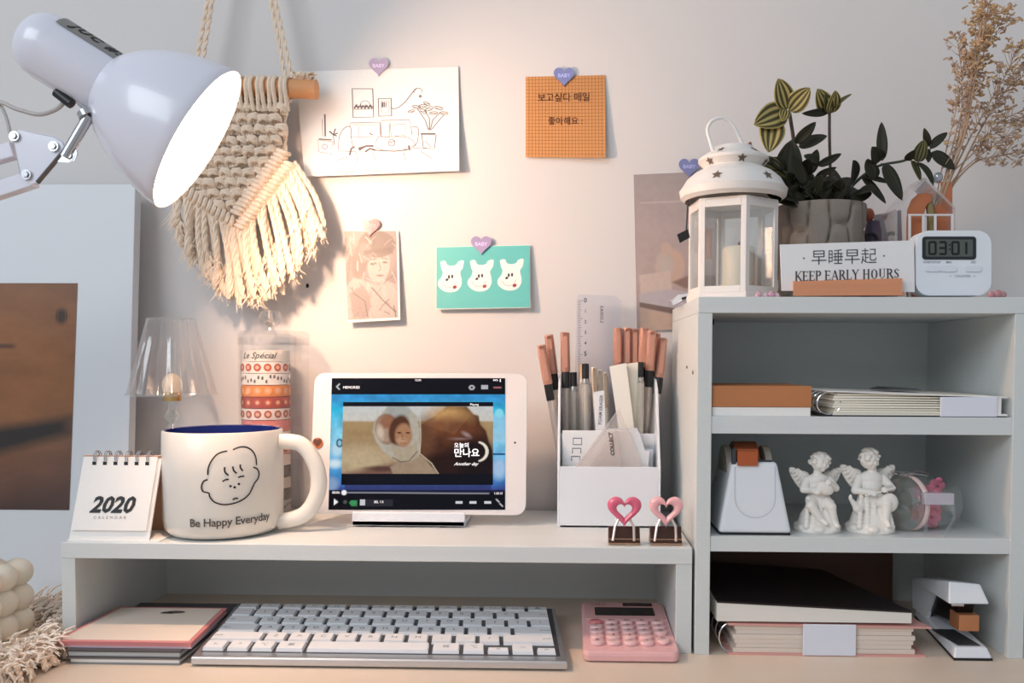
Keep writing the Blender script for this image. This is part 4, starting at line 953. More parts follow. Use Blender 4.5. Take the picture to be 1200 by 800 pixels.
# ================================================================== heart binder clips
def clip(px, col, label, mname):
    Y = .018; k = (.667+Y)/1000; c = at(px, 636, Y); cx = c.x
    t = root('binder_clip', label, 'clip', (cx, Y, RT), 'heart binder clips')
    zt = at(px, 617, Y).z; hw = 18.5*k
    b = MB(); b.prism([(-.0075, 0), (.0075, 0), (.0008, zt-RT), (-.0008, zt-RT)], lambda y, z: (cx-hw, Y+y, RT+z+.0005), lambda y, z: (cx+hw, Y+y, RT+z+.0005))
    b.build('spring_body', mat('clip_brown', '#51382f', .25, .6), t, bev=.0004)
    b = MB(); b.tube([(cx-hw, Y-.0078, RT+.0011), (cx+hw, Y-.0078, RT+.0011)], .0008, 8); b.tube([(cx-hw, Y-.0060, RT+.0045), (cx+hw, Y-.0060, RT+.0045)], .0005, 8); b.build('rolled_edge', mat('clip_brass', '#c9a184', .25, .9), t)
    zh = at(px, 598, Y).z; 
    for s_ in (-1, 1): MB().tube([(cx+s_*.0085-.0008, Y-.0082, RT+.0035), (cx+s_*.0075, Y-.006, zt+.001), (cx+s_*.0045, Y-.004, zh-.006)], .0011, 8).build('wire_arm', mat('clip_wire', '#e2cfc5', .25, .6), t)
    R = 20*k; hp = heart(R, 56); ih = [(x*.45, y*.45+R*.02) for x, y in heart(R, 56)]
    v = []; f = []; n = 56; prof = []
    m_ = 12
    for i in range(n):
        ox, oy = hp[i]; ix, iy = ih[i]; mxx, myy = (ox+ix)/2, (oy+iy)/2; hx, hy = (ox-ix)/2, (oy-iy)/2
        for j in range(m_):
            a = 2*PI*j/m_; v.append((cx+mxx+hx*math.cos(a), Y-.004-.0032*math.sin(a), zh+myy+hy*math.cos(a)))
    for i in range(n):
        for j in range(m_): q = ((i+1) % n)*m_; f.append((i*m_+j, i*m_+(j+1) % m_, q+(j+1) % m_, q+j))
    MB().add(v, f, True).build('heart_ring', mat(mname, col, .3, coat=.4), t)
    return t
clip(731, '#d8607e', 'binder clip with a dark pink heart ring, left of the pale one', 'heart_pink')
clip(779.5, '#eeb0b3', 'binder clip with a pale pink heart ring near the shelf unit', 'heart_pale')
ps = at(783, 607, .045); 

# ================================================================== notebooks under the riser
def stack_book(label, name, x0f, x1f, x0b, x1b, yf, ybk, z0, z1, cover, pages, covert=.0012):
    t = root(name, label, 'notebook', ((x0f+x1f)/2, (yf+ybk)/2, z0), 'notebooks lying under the riser, left')
    q = lambda z, e=0: [(x0f+e, yf+e, z), (x1f-e, yf+e, z), (x1b-e, ybk-e, z), (x0b+e, ybk-e, z)]
    MB().hexa(q(z0), q(z0+covert)).build('back_cover', cover, t); MB().hexa(q(z1-covert), q(z1)).build('front_cover', cover, t)
    MB().hexa(q(z0+covert, .001), q(z1-covert, .001)).build('page_block', pages, t); return t
fl, frr = on(72, 778, 0), on(216, 780, 0); yf = fl.y+.001
xl_, xr2 = -.383, frr.x
stack_book('pale notebook lowest in the pile left of the keyboard', 'notebook', fl.x+.005, frr.x-.004, -.385, frr.x-.006, yf, yf+.125, 0, .0050, mat('cover_grey', '#8d8a86', .6), PAPER)
stack_book('dark grey notebook in the middle of the pile left of the keyboard', 'notebook', fl.x+.004, frr.x-.003, -.387, frr.x-.006, yf-.001, yf+.125, .0052, .0110, mat('cover_dark', '#4b4b4e', .5), mat('page_grey', '#b6b6b5', .7))
t = root('notebook', 'thin pink-edged notebook with a cream cover on top of the pile', 'notebook', ((fl.x+frr.x)/2, yf+.06, .0112), 'notebooks lying under the riser, left')
PK = mat('cover_pink', '#d98a88', .6)
A = [on(63, 758, .0112), on(219, 764, .0112)]; Bk = [on(140, 712, .015), on(268, 712, .015)]
x0, x1, x2, x3 = A[0].x, A[1].x, Bk[1].x, Bk[0].x; y0, y1 = A[0].y, Bk[0].y
q = lambda z, e=0: [(x0+e, y0+e, z), (x1-e, y0+e, z), (x2-e, y1-e, z), (x3+e, y1-e, z)]
MB().hexa(q(.0112), q(.0124)).build('back_cover', mat('cover_lilac', '#c9b3bd', .6), t); MB().hexa(q(.0124, .0006), q(.0150, .0006)).build('page_block', PK, t); MB().hexa(q(.0150), q(.0160)).build('front_cover', PK, t)
MB().hexa(q(.0160, .0035), q(.0163, .0035)).build('cover_label', mat('label_cream', '#e6d8ca', .65), t)
c = on(206, 717, .0165); g = MB(); fl_ = lambda x, y: (c.x+x, c.y+y, .0167)
g.poly(arc(0, 0, .008, .0035, 0, 330, 12), fl_); g.poly([(-.012, -.004), (.0, -.005), (-.004, .0), (-.010, .001)], fl_)
g.build('printed_emblem', mat('emblem_brown', '#5c4b44', .7), t)

# ================================================================== keyboard
kf0, kf1 = on(221, 783, 0), on(665, 785, 0); kb0 = on(270, 709, .013); kb1 = on(656, 710.5, .013)
KX0, KX1 = kf0.x, kf1.x; KW = KX1-KX0; KY0 = (kf0.y+kf1.y)/2; KD = (kb0.y+kb1.y)/2-KY0
kx0b, kx1b = kb0.x, kb1.x
kr = root('keyboard', 'slim silver wireless keyboard with white keys under the riser', 'keyboard', ((KX0+KX1)/2, KY0+KD/2, 0))
sk = ((kx0b+kx1b)-(KX0+KX1))/2
def KP(u, v, z=0):  # u 0..1 left-right, v metres from the front
    t = v/KD; return Vector((KX0+KW*u+sk*t, KY0+v, .0075+.0052*t+z))
ALU = mat('aluminium', '#c9cbcf', .35, .85); KEY = mat('key_white', '#e6e7ea', .5); WELL = mat('key_well', '#57585c', .5, .5)
b = MB(); lo = [(KX0, KY0, .0015), (KX1, KY0, .0015), (KX1+sk, KY0+KD, .0015), (KX0+sk, KY0+KD, .0015)]
b.hexa(lo, [KP(0, 0), KP(1, 0), KP(1, KD), KP(0, KD)]); b.build('case', ALU, kr, bev=.001)
MB().hexa([KP(.016, .010, .0), KP(.984, .010, .0), KP(.990, KD-.003, .0), KP(.010, KD-.003, .0)], [KP(.016, .010, .0004), KP(.984, .010, .0004), KP(.990, KD-.003, .0004), KP(.010, KD-.003, .0004)]).build('key_bed', WELL, kr)
MB().tube([Vector((KX0+sk, KY0+KD-.006, .0065)), Vector((KX1+sk, KY0+KD-.006, .0065))], .0055, 16).build('battery_tube', ALU, kr)
for u in (.06, .94): MB().box(KX0+KW*u-.006, KX0+KW*u+.006, KY0+.006, KY0+.012, 0, .0016).build('rubber_foot', BLACK, kr)
leg = MB(); gap = .0030/KW
U = lambda k: .020+k*(.960/14.5)
rows = [
 [(1.25, '⌃')] and [(1, 'fn'), (1, '^'), (1, '⌥'), (1.25, '⌘'), (5.1, ''), (1.25, '⌘'), (1, '⌥'), (1, '<'), (1, '^v'), (.9, '>')],
 [(2.25, 'shift')]+[(1, c) for c in 'ZXCVBNM,./']+[(2.25, 'shift')],
 [(1.75, 'caps')]+[(1, c) for c in "ASDFGHJKL;'"]+[(1.75, 'enter')],
 [(1.5, 'tab')]+[(1, c) for c in 'QWERTYUIOP[]']+[(1, '\\')],
 [(1, '`')]+[(1, c) for c in '1234567890-=']+[(1.5, 'del')],
 [(1.03, 'esc')]+[(1.036, 'F%d' % i) for i in range(1, 13)]+[(1.03, '⏏')],
]
vr = [.0115, .0305, .0495, .0685, .0875, .1065]; depth = (KD-.0115-.004)
pit = depth/5.62; hgt = [pit-.0028]*5+[pit*.62-.0015]
for ri, rw in enumerate(rows):
    tot = sum(k for k, _ in rw); u = 0; v0 = .0115+ri*pit; v1 = v0+hgt[ri]
    for ki, (kw_, ch) in enumerate(rw):
        ua = .018+.966*u/tot; ub = .018+.966*(u+kw_)/tot-gap; va, vb = v0, v1
        if ri == 0 and ch in '<>' and ch: vb = v0+(v1-v0)*.5
        e = .0006
        eu = e/KW
        o = MB().hexa([KP(ua, va, .0004), KP(ub, va, .0004), KP(ub, vb, .0004), KP(ua, vb, .0004)], [KP(ua+eu, va+e, .0030), KP(ub-eu, va+e, .0030), KP(ub-eu, vb-e, .0030), KP(ua+eu, vb-e, .0030)])
        o.build('key', KEY, kr)
        if ch:
            cu_, cv_ = (ua+ub)/2, (va+vb)/2
            ln1 = len(ch) > 1
            if ch in ('caps', 'tab') or (ch == 'shift' and ki == 0): cu_ = ua+.016
            if ch == 'enter' or ch == 'del' or (ch == 'shift' and ki): cu_ = ub-.018
            leg.text(ch, lambda x, y, cu_=cu_, cv_=cv_: KP(cu_+x/KW, cv_+y, .0031), .0042 if ln1 else .0066, bold=.0)
        u += kw_
leg.build('key_legends', mat('legend_grey', '#7b8088', .7), kr)

# ================================================================== calculator
ca, cb_ = on(684, 776, 0), on(796, 777, 0); yk0 = ca.y; yk1 = on(740, 708, .016).y; kz = lambda t: .0085+.009*t
xa, xb = ca.x, cb_.x; xaf, xbb = .0118, .0825
cr = root('calculator', 'pale pink pocket calculator with round keys right of the keyboard', 'calculator', ((xa+xb)/2, (yk0+yk1)/2, 0))
def CP(u, t, z=0): 
    a = xa*(1-t)+xaf*t; b_ = xb*(1-t)+xbb*t
    return Vector((a+(b_-a)*u, yk0+(yk1-yk0)*t, kz(t)+z))
PKC = mat('calc_pink', '#eab5b4', .4, coat=.2); PKD = mat('calc_dusty', '#d3a3a1', .4)
rr2 = rrect(0, 0, 1, 1, .07, 5)
b = MB(); vt = [CP(x, y) for x, y in rr2]; vm = [CP(.5+(x-.5)*1.02, .5+(y-.5)*1.01, -.003) for x, y in rr2]; vl = [Vector((p.x, p.y, .001)) for p in [CP(.5+(x-.5)*1.01, .5+(y-.5)*1.0) for x, y in rr2]]
n = len(rr2); b.add(vt+vm+vl, [tuple(range(n)), tuple(reversed(range(2*n, 3*n)))]+[(i+k_*n, i+n+k_*n, (i+1) % n+n+k_*n, (i+1) % n+k_*n) for k_ in (0, 1) for i in range(n)]); b.build('body', PKC, cr, bev=.0008)
rr3 = rrect(.03, .62, .97, .985, .04, 4); MB().prism(rr3, lambda x, y: CP(x, y, .0008), lambda x, y: CP(x, y, -.0002)).build('face_plate', PKD, cr, bev=.0002)
MB().prism(rrect(.15, .69, .86, .86, .01, 2), lambda x, y: CP(x, y, .0012), lambda x, y: CP(x, y, .0002)).build('display', mat('calc_display', '#1c1719', .15), cr)
MB().prism(rrect(.50, .90, .86, .965, .01, 2), lambda x, y: CP(x, y, .0012), lambda x, y: CP(x, y, .0002)).build('solar_cell', mat('solar_cell', '#2a1a18', .2), cr)
g = MB(); g.text('CALC', lambda x, y: CP(.2+x, .935+y*.9, .0009), .07); g.build('small_word', mat('emblem_brown'), cr)
kk = ['OFF', 'MC', 'MR', 'M-', 'M+', '7', '8', '9', '÷', '√', '4', '5', '6', '×', '%', '1', '2', '3', '−', 'C', '0', '.', '=', '+', '']
lg = MB(); proto = None; kwid = (xb-xa)
for r_ in range(5):
    for c_ in range(5):
        u = .15+c_*.178; t_ = .535-r_*.098; big = (c_ == 4 and r_ == 3)
        if c_ == 4 and r_ == 4: continue
        p = CP(u, t_-(.05 if big else 0), 0); sy = 1.9 if big else 1
        m = MB().lathe([(.0047, 0), (.0049, .0018), (.0044, .0028), (.003, .0031), (0, .0032)], n=20, M=Matrix.Translation(p) @ Matrix.Diagonal((1.12, .98*sy if not big else 1.6, 1, 1)))
        m.build('round_key', mat('calc_key_red', '#d97f80', .4) if (r_ == 0 and c_ == 0) else mat('calc_key', '#efc3c1', .35, coat=.3), cr)
        ch = kk[r_*5+c_]
        if ch: lg.text(ch, lambda x, y, p=p: (p.x+x, p.y+y, p.z+.0036), .0058 if len(ch) == 1 else .0034, bold=.01)
lg.build('key_legends', mat('legend_brown', '#8a5a5a', .6), cr)
MB().box(xa+.006, xb-.006, yk0+.006, yk1-.006, 0, .0012).build('base_plate', mat('calc_base', '#5c4b4b', .6), cr)

# ================================================================== compartment 1: kraft box and notebook
KF = mat('kraft', '#b9794c', .75, noise=.05, scale=90)
kbx = root('kraft_box', 'brown kraft box lying on a white box in the top compartment', 'box', (.15, .06, ST1))
yq = .004; x0, x1 = UXI+.0008, at(950, 480, yq).x; zk0 = at(890, 477, yq).z; zk1 = at(890, 452, yq).z
MB().box(x0, x1, yq, .085, ST1, zk0).build('white_base', PAPER, kbx, bev=.0004); MB().box(x0-.0003, x1+.0006, yq-.0006, .0855, zk0+.0002, zk1).build('kraft_lid', KF, kbx, bev=.0005)
nb = root('ring_notebook', 'thick cream paged ring notebook with a white band, beside the kraft box', 'notebook', (.26, .05, ST1))
x0, x1 = at(975, 480, .004).x, at(1180, 480, .004).x; z0 = ST1; z1 = at(1000, 459, .006).z; z1r = at(1180, 466, .006).z
MB().hexa([(x0-.010, .004, z0), (x1, .004, z0), (x1, .10, z0), (x0-.010, .10, z0)], [(x0-.010, .004, z0+.001), (x1, .004, z0+.001), (x1, .10, z0+.001), (x0-.010, .10, z0+.001)]).build('back_cover', INK, nb)
b = MB(); ns = 9
for i in range(ns):
    t0, t1 = i/ns, (i+1)/ns; za = z0+.001+(z1-z0-.002)*t0; zb = z0+.001+(z1-z0-.002)*t1; e = .0008*(i % 3)
    b.hexa([(x0+e+.001, .005+e*.5, za), (x1-.014, .005+e, za), (x1-.014, .098, za), (x0+e, .098, za)], [(x0+e+.001, .005+e*.5, zb-.0002), (x1-.014, .005+e, zb-.0002-.0012*t1), (x1-.014, .098, zb-.0002-.0012*t1), (x0+e, .098, zb-.0002)])
b.build('page_block', mat('page_cream', '#f1e9d8', .75), nb)
MB().hexa([(x0-.004, .003, z1), (x1, .003, z1r), (x1, .10, z1r), (x0-.004, .10, z1)], [(x0-.004, .003, z1+.0008), (x1, .003, z1r+.0008), (x1, .10, z1r+.0008), (x0-.004, .10, z1+.0008)]).build('front_cover', PAPER, nb)
xb0, xb1 = at(1102, 480, .003).x, at(1168, 480, .003).x
MB().box(xb0, xb1, .0022, .0042, z0+.0005, z1r+.0006).build('white_band', mat('band_white', '#e2e4ee', .5), nb, bev=.0003)
b = MB(); b.box(xb1, x1, .003, .09, z0+.001, z0+.0025); b.box(xb1+.0005, xb1+.004, .004, .09, z0+.0025, z1r); b.build('inner_sleeve', PAPER, nb)
MB().box(xb1+.005, x1-.0005, .02, .09, z0+.0025, z1r-.001).build('dark_insert', mat('insert_green', '#4b4f3c', .7), nb)
for i in range(7):
    y = .006+i*.013; MB().tube([(x0-.002+.0115*math.cos(a)*.8, y, z0+.0012+.0088+.0088*math.sin(a)) for a in [2*PI*j/22 for j in range(22)]], .0006, 6, closed=True).build('binder_ring', CHROME, nb)
dr = MB(); cx_n = at(1050, 458, .05); dr.prism([(-.014, 0), (.018, 0), (.012, .0012), (-.006, .002)], lambda x, z: (cx_n.x+x, .04, z1+.0006+z), lambda x, z: (cx_n.x+x, .075, z1+.0006+z)); dr.build('dark_page_marker', mat('marker_dark', '#4c4a4c', .6), nb)

# ================================================================== compartment 2
# tape dispenser
td = root('tape_dispenser', 'white tapered tape dispenser with a brown tape end in the middle compartment', 'tape dispenser', (.13, .03, ST2))
yd = .006; xa, xb = at(842, 625, yd).x, at(928, 625, yd).x; xta, xtb = at(858, 541, yd+.004).x, at(911, 541, yd+.004).x; zt = at(885, 541, yd+.004).z; zb = ST2+.0015
hx = [(xa, yd, zb), (xb, yd, zb), (xb, yd+.085, zb), (xa, yd+.085, zb)]
MB().hexa(hx, [(xta, yd+.004, zt), (xtb, yd+.004, zt), (xtb, yd+.06, zt-.002), (xta, yd+.06, zt-.002)]).build('body', WHITE, td, bev=.003, seg=3)
MB().box(xa+.001, xb-.001, yd+.001, yd+.084, ST2, ST2+.0018).build('rubber_base', BLACK, td)
cxm = (xta+xtb)/2
o = [(-.0158, .0)]+[(x, z) for x, z in arc(0, -.024, .0158, .0158, 180, 360, 14)]+[(.0158, 0)]
fd = lambda off: (lambda x, z: (cxm+x, yd+.0040*((zt+z-zb)/(zt-zb))-off, zt-.004+z))
g = MB(); g.ribbon(o, .0013, fd(.0006)); g.prism
b = MB(); v1 = o; 
for i in range(len(o)-1):
    pass
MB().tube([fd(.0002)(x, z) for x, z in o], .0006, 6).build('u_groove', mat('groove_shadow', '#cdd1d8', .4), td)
b = MB(); b.box(xta+.003, xtb-.004, yd+.006, yd+.010, zt-.001, zt+.001); b.box(xta, xta+.003, yd+.004, yd+.008, zt-.002, zt+.010); b.build('cutter', mat('cutter_dark', '#4e4d52', .3, .6), td)
for s_ in (xta-.002, xtb-.006): MB().lathe([(0, 0), (.020, 0), (.020, .005), (0, .005)], n=32, M=Matrix.Translation((s_, yd+.035, zt-.010)) @ Matrix.Rotation(PI/2, 4, 'Y')).build('roll_cheek', mat('cheek_beige', '#a9a296', .5), td)
MB().lathe([(.012, 0), (.0235, 0), (.0235, .018), (.012, .018)], n=40, M=Matrix.Translation((cxm-.0115, yd+.035, zt-.010)) @ Matrix.Rotation(PI/2, 4, 'Y')).build('tape_roll', mat('brown_tape', '#8c4a24', .35), td)
zt2 = at(880, 527, yd+.003).z
b = MB(); b.box(at(865, 530, yd).x, at(889, 530, yd).x, yd+.0015, yd+.0035, zt-.003, zt2); b.box(at(865, 530, yd).x, at(889, 530, yd).x, yd+.0015, yd+.022, zt2-.001, zt2+.0005); b.build('tape_end', mat('tape_brown', '#b0572a', .3, noise=.1, scale=200), td, bev=.0003)

# angels
PL_ = mat('plaster', '#eee8e0', .6, noise=.03, scale=80)
def capsule(b, p, q, r0, r1, n=8):
    p, q = Vector(p), Vector(q)
    for i in range(n+1):
        t = i/n; r = r0+(r1-r0)*t; b.ell(p*(1-t)+q*t, (r, r, r), 12, 8)
def angel(px, base_py, hpx, label, var):
    Y = .028; k = (.667+Y)/1000; c = at(px, 600, Y); S = hpx*k   # total height
    t = root('angel_figurine', label, 'figurine', (c.x, Y, ST2), 'plaster angels in the middle compartment')
    sg = -1 if var == 0 else 1
    P = lambda x, y, z: (c.x+x*S, Y+y*S, ST2+z*S)
    b = MB(); E = lambda x, y, z, rx, ry, rz, R=None: b.ell(P(x, y, z), (rx*S, ry*S, rz*S), 16, 10, R=R)
    cap = lambda p, q, r0, r1, n=7: capsule(b, P(*p), P(*q), r0*S, r1*S, n)
    # rocky base and cloud
    b.lathe([(.27*S, 0), (.275*S, .02*S), (.25*S, .06*S), (.22*S, .10*S), (.19*S, .2*S), (.12*S, .3*S), (0, .32*S)], c=(c.x, Y+.02*S, ST2), n=28)
    for a in range(7): E(.2*math.cos(a*.9), .2*math.sin(a*.9), .05, .08, .08, .05)
    # seated hips, torso
    E(0, 0, .36, .15, .13, .11); E(.0, -.01, .50, .125, .105, .13); E(0, 0, .60, .135, .095, .09); cap((0, 0, .62), (.01*sg, -.01, .70), .055, .05)
    # legs
    if var == 0:
        cap((-.07, -.03, .36), (-.13, -.18, .33), .085, .06); cap((-.13, -.18, .33), (-.02, -.20, .17), .058, .04); cap((-.02, -.20, .17), (.03, -.25, .13), .035, .028)
        cap((.07, -.03, .36), (.11, -.17, .31), .085, .062); cap((.11, -.17, .31), (.14, -.19, .14), .058, .038); cap((.14, -.19, .14), (.16, -.25, .10), .035, .028)
    else:
        cap((.07, -.03, .36), (.12, -.17, .34), .09, .065); cap((.12, -.17, .34), (.10, -.20, .16), .06, .04); cap((.10, -.20, .16), (.11, -.26, .11), .035, .028)
        cap((-.07, -.02, .35), (-.19, -.12, .28), .08, .052); cap((-.19, -.12, .28), (-.26, -.14, .37), .045, .024); E(-.275, -.15, .40, .022, .02, .04)
    # arms
    if var == 0:
        cap((-.13, 0, .60), (-.19, -.07, .50), .055, .045); cap((-.19, -.07, .50), (-.06, -.15, .50), .042, .032); E(-.04, -.16, .50, .035, .03, .03)
        cap((.13, 0, .60), (.19, -.07, .52), .055, .045); cap((.19, -.07, .52), (.09, -.15, .60), .042, .032); E(.08, -.16, .61, .035, .03, .03)
        E(.04, -.15, .53, .11, .05, .075, Euler((0, .5, 0)).to_matrix()); cap((-.07, -.18, .47), (-.16, -.16, .52), .014, .010)  # lute
    else:
        cap((-.13, 0, .60), (-.20, -.07, .47), .055, .045); cap((-.20, -.07, .47), (-.05, -.16, .46), .042, .032); E(-.03, -.17, .46, .035, .03, .03)
        cap((.13, 0, .60), (.21, -.06, .50), .055, .045); cap((.21, -.06, .50), (.10, -.16, .50), .042, .032); E(.09, -.17, .50, .035, .03, .03)
        cap((-.12, -.19, .43), (.20, -.19, .52), .013, .013, 14); E(.15, -.16, .35, .10, .05, .11)
    # fingers
    for hx_, hy_, hz_ in (((-.04, -.18, .49), (.08, -.18, .60)) if var == 0 else ((-.03, -.19, .45), (.09, -.19, .49))):
        for q_ in range(4): cap((hx_-.018+q_*.012, hy_, hz_), (hx_-.018+q_*.012, hy_-.018, hz_-.022+.003*q_), .007, .006, 3)
    # drape
    for q_ in range(5): cap((-.14+.07*q_, -.10, .40-.01*q_), (-.18+.09*q_, -.17, .08), .028, .035)
    # head: face turned
    hc = (.015 if var == 0 else -.03, -.02, .82); fx = .30 if var == 0 else .45
    E(hc[0], hc[1], hc[2], .105, .105, .115); fd_ = Vector((math.sin(fx), -math.cos(fx), -.15 if var == 0 else -.3)).normalized(); sd = Vector((math.cos(fx), math.sin(fx), 0)); upv = sd.cross(fd_)
    if upv.z < 0: upv = -upv
    H = Vector(hc)
    def F3(s_, u_, o_): p = H+sd*s_+upv*u_+fd_*o_; return p
    for s_, u_, o_, r in ((0, -.015, .108, .016), (0, .005, .100, .011), (-.045, -.03, .072, .032), (.045, -.03, .072, .032), (0, -.075, .075, .026), (-.013, -.048, .098, .012), (.013, -.048, .098, .012), (0, -.057, .094, .012), (-.035, .035, .086, .020), (.035, .035, .086, .020), (-.035, .012, .088, .013), (.035, .012, .088, .013)):
        p = F3(s_, u_, o_); E(p.x, p.y, p.z, r, r, r*.8)
    for s_ in (-1, 1): p = F3(s_*.105, -.01, -.005); E(p.x, p.y, p.z, .018, .02, .03)
    random.seed(40+var)
    for q_ in range(46):
        th = random.uniform(0, 2*PI); ph_ = random.uniform(-.1, 1.5); d = Vector((math.cos(th)*math.cos(ph_), math.sin(th)*math.cos(ph_), math.sin(ph_)))
        if d.dot(fd_) > .55 and d.z < .75: continue
        p = H+d*.108; r = random.uniform(.022, .034); E(p.x, p.y, p.z, r, r, r*.8)
    o = b.build('figure', PL_, t)
    m = o.modifiers.new('remesh', 'REMESH'); m.mode = 'VOXEL'; m.voxel_size = .00055; m.use_smooth_shade = True
    s_ = o.modifiers.new('smooth', 'SMOOTH'); s_.factor = .5; s_.iterations = 2
    # wings
    for s_ in (-1, 1):
        wg = MB(); out = [(.05, .50), (.10, .42), (.17, .47), (.24, .55), (.30, .66), (.31, .73), (.26, .74), (.20, .71), (.14, .70), (.08, .66)]
        out = [tuple(q) for q in spline(out+[out[0]], 3)][:-1]
        if s_ > 0: wg.prism(out, lambda x, z: P(x*s_, .06+.15*x, z), lambda x, z: P(x*s_, .10+.15*x, z))
        else: wg.prism([(x, z) for x, z in out][::-1], lambda x, z: P(-x, .06+.15*x, z), lambda x, z: P(-x, .10+.15*x, z))
        for q_ in range(6):
            x0_, z0_ = .10+.02*q_, .66+.012*q_; x1_, z1_ = .12+.035*q_, .45+.045*q_
            p0_, p1_ = Vector(P(x0_*s_, .055+.15*x0_, z0_)), Vector(P(x1_*s_, .055+.15*x1_, z1_)); wg.tube([p0_, (p0_+p1_)/2+Vector((0, -.0006, 0)), p1_], [.02*S, .024*S, .012*S], 8)
        w_ = wg.build('wing', PL_, t); rm = w_.modifiers.new('remesh', 'REMESH'); rm.mode = 'VOXEL'; rm.voxel_size = .0005; rm.use_smooth_shade = True
angel(958, 629, 98, 'white plaster angel playing a lute, left of the taller angel', 0)
angel(1020, 629, 103, 'taller white plaster angel with a raised foot, beside the glass jar', 1)

# glass jar on its side with pink flowers
gj = root('glass_jar', 'small glass clip jar lying on its side with pink paper flowers inside', 'jar', (.27, .03, ST2))
Y = .032; k = (.667+Y)/1000; cj = at(1075, 590, Y); Rj = 31*k; zc = ST2+Rj+.0005; xj0, xj1 = at(1056, 590, Y).x, at(1121, 590, Y).x; Lj = xj1-xj0
MJ = Matrix.Translation((xj0, Y, zc)) @ Matrix.Rotation(.32, 4, 'Z') @ Matrix.Rotation(PI/2, 4, 'Y')
MB().lathe([(Rj*.85, .004), (Rj, .010), (Rj, Lj*.55), (Rj*.95, Lj*.9), (Rj*.85, Lj), (0, Lj)], n=40, M=MJ, caps=False).build('glass_body', GLASS, gj)
MB().lathe([(0, -.006), (Rj*.9, -.005), (Rj*1.02, -.001), (Rj*1.02, .004), (Rj*.92, .006), (0, .006)], n=40, M=MJ, caps=False).build('glass_lid', clear('jar_lid_glass', '#f4f6f4', .12, .5, .1, .08, '#d8dcd4'), gj)
MB().lathe([(Rj*.97, .0055), (Rj*1.04, .007), (Rj*1.04, .009), (Rj*.97, .0105)], n=40, M=MJ, caps=False).build('seal_ring', mat('seal', '#e6c9c4', .5), gj)
b = MB()
cl_ = lambda x, y, z: MJ @ Vector((x, y, z))
b.tube([cl_(-Rj*1.05, -.006, .020), cl_(-Rj*1.15, -.006, .004), cl_(-Rj*1.12, -.006, -.006)], .0007, 6); b.tube([cl_(-Rj*1.05, .006, .020), cl_(-Rj*1.15, .006, .004), cl_(-Rj*1.12, .006, -.006)], .0007, 6)
b.tube([cl_(-Rj*1.12, -.006, -.006), cl_(-Rj*1.12, .006, -.006)], .0007, 6); b.tube([cl_(-Rj*1.0, .0, .006), cl_(-Rj*1.2, 0, .014), cl_(-Rj*1.1, .0, .026), cl_(-Rj*.98, .0, .028)], .0007, 6)
b.build('wire_clasp', CHROME, gj)
fl_t = root('pink_paper_flowers', 'bright pink paper flowers showing through the side of the glass jar', 'flowers', (xj0+.02, Y, zc-Rj*.6))
random.seed(2); PKF = mat('flower_pink', '#dd6f8d', .6, noise=.25, scale=300)
cen_ = MJ @ Vector((0, 0, Lj*.42))
for q_ in range(11):
    a = (q_*.9) % (2*PI); R = Rj*(.45+.28*(q_ % 2)); c = MJ @ Vector((R*math.cos(a), -abs(R*math.sin(a)), .015+(q_ % 4)*.0045))
    b = MB(); dr_ = Vector((random.uniform(-.6, .6), -1, random.uniform(-.4, .6))).normalized(); M5 = Matrix.Translation(c) @ dr_.to_track_quat('Z', 'Y').to_matrix().to_4x4()
    for p_ in range(5):
        a = p_*2*PI/5; b.ell((.0040*math.cos(a), .0040*math.sin(a), .0008), (.0035, .0035, .0011), 8, 6, M=M5, R=Euler((0, 0, a)).to_matrix())
    fo_ = b.build('flower', PKF, fl_t); MB().ell((0, 0, .0016), (.001, .001, .001), 6, 4, M=M5).build('flower_centre', mat('flower_dark', '#7c2b47', .6), fo_)
b = MB()
for q_ in range(8): b.tube([cen_, cen_+Vector((random.uniform(-.012, .014), random.uniform(-.006, .006), random.uniform(-.016, -.004)))], .0006, 5)
b.build('stalks', mat('stalk_pink', '#c86a80', .6), fl_t)
gc = root('small_clear_case', 'small clear ridged plastic block lying against the glass jar', 'case', (at(1105, 585, .01).x, .008, ST2))
P0 = at(1085, 578, .004); P1 = at(1119, 592, .004)
MB().box(P0.x, P1.x, .001+.004, .012, P1.z, P0.z).build('ridged_lid', clear('case_frost', '#eeeaf0', .12, .5, .15, .45, '#e3dde6'), gc, bev=.0006)
b = MB(); b.tube([(P1.x-.001, .006, P1.z+.002), (P1.x+.0005, .006, P1.z-.010), (P1.x-.003, .006, ST2+.008), (P1.x-.008, .006, ST2+.001)], .0012, 8); b.tube([(P0.x+.002, .006, P1.z+.002), (P0.x+.001, .006, ST2+.0012)], .0012, 8); b.build('curved_leg', GLASS, gc)

# ================================================================== compartment 3: books and stapler
bt = root('book', 'thick book with a black cover lying on top of the pink notebook', 'book', (.2, .05, .027), 'books in the bottom compartment')
Y = .002; xA, xB = at(840, 730, Y).x, at(1068, 740, Y).x
zl0, zl1 = at(840, 729, Y).z, at(840, 706, Y).z; zr0, zr1 = at(1067, 748, Y).z, at(1067, 718, Y).z
xs_ = [xA+(xB-xA)*i/12 for i in range(13)]
def wav(x): t = (x-xA)/(xB-xA); return .0016*math.sin(t*7+.6)*(t > .1)
D_ = .118
v = []; f = []
for i, x in enumerate(xs_):
    t = i/12; zb_ = zl0+(zr0-zl0)*t+wav(x)*.8; zt_ = zl1+(zr1-zl1)*t
    x2 = x+(.012-.055*t)*0
    for (yy_, xx_) in ((Y, x), (Y+D_, x-.035*t)): v += [(xx_, yy_, max(zb_, .0265)), (xx_, yy_, zt_)]
for i in range(12): a = i*4; b_ = a+4; f += [(a, b_, b_+1, a+1), (a+2, a+3, b_+3, b_+2), (a+1, b_+1, b_+3, a+3), (a, a+2, b_+2, b_)]
f += [(0, 1, 3, 2), (48, 50, 51, 49)]
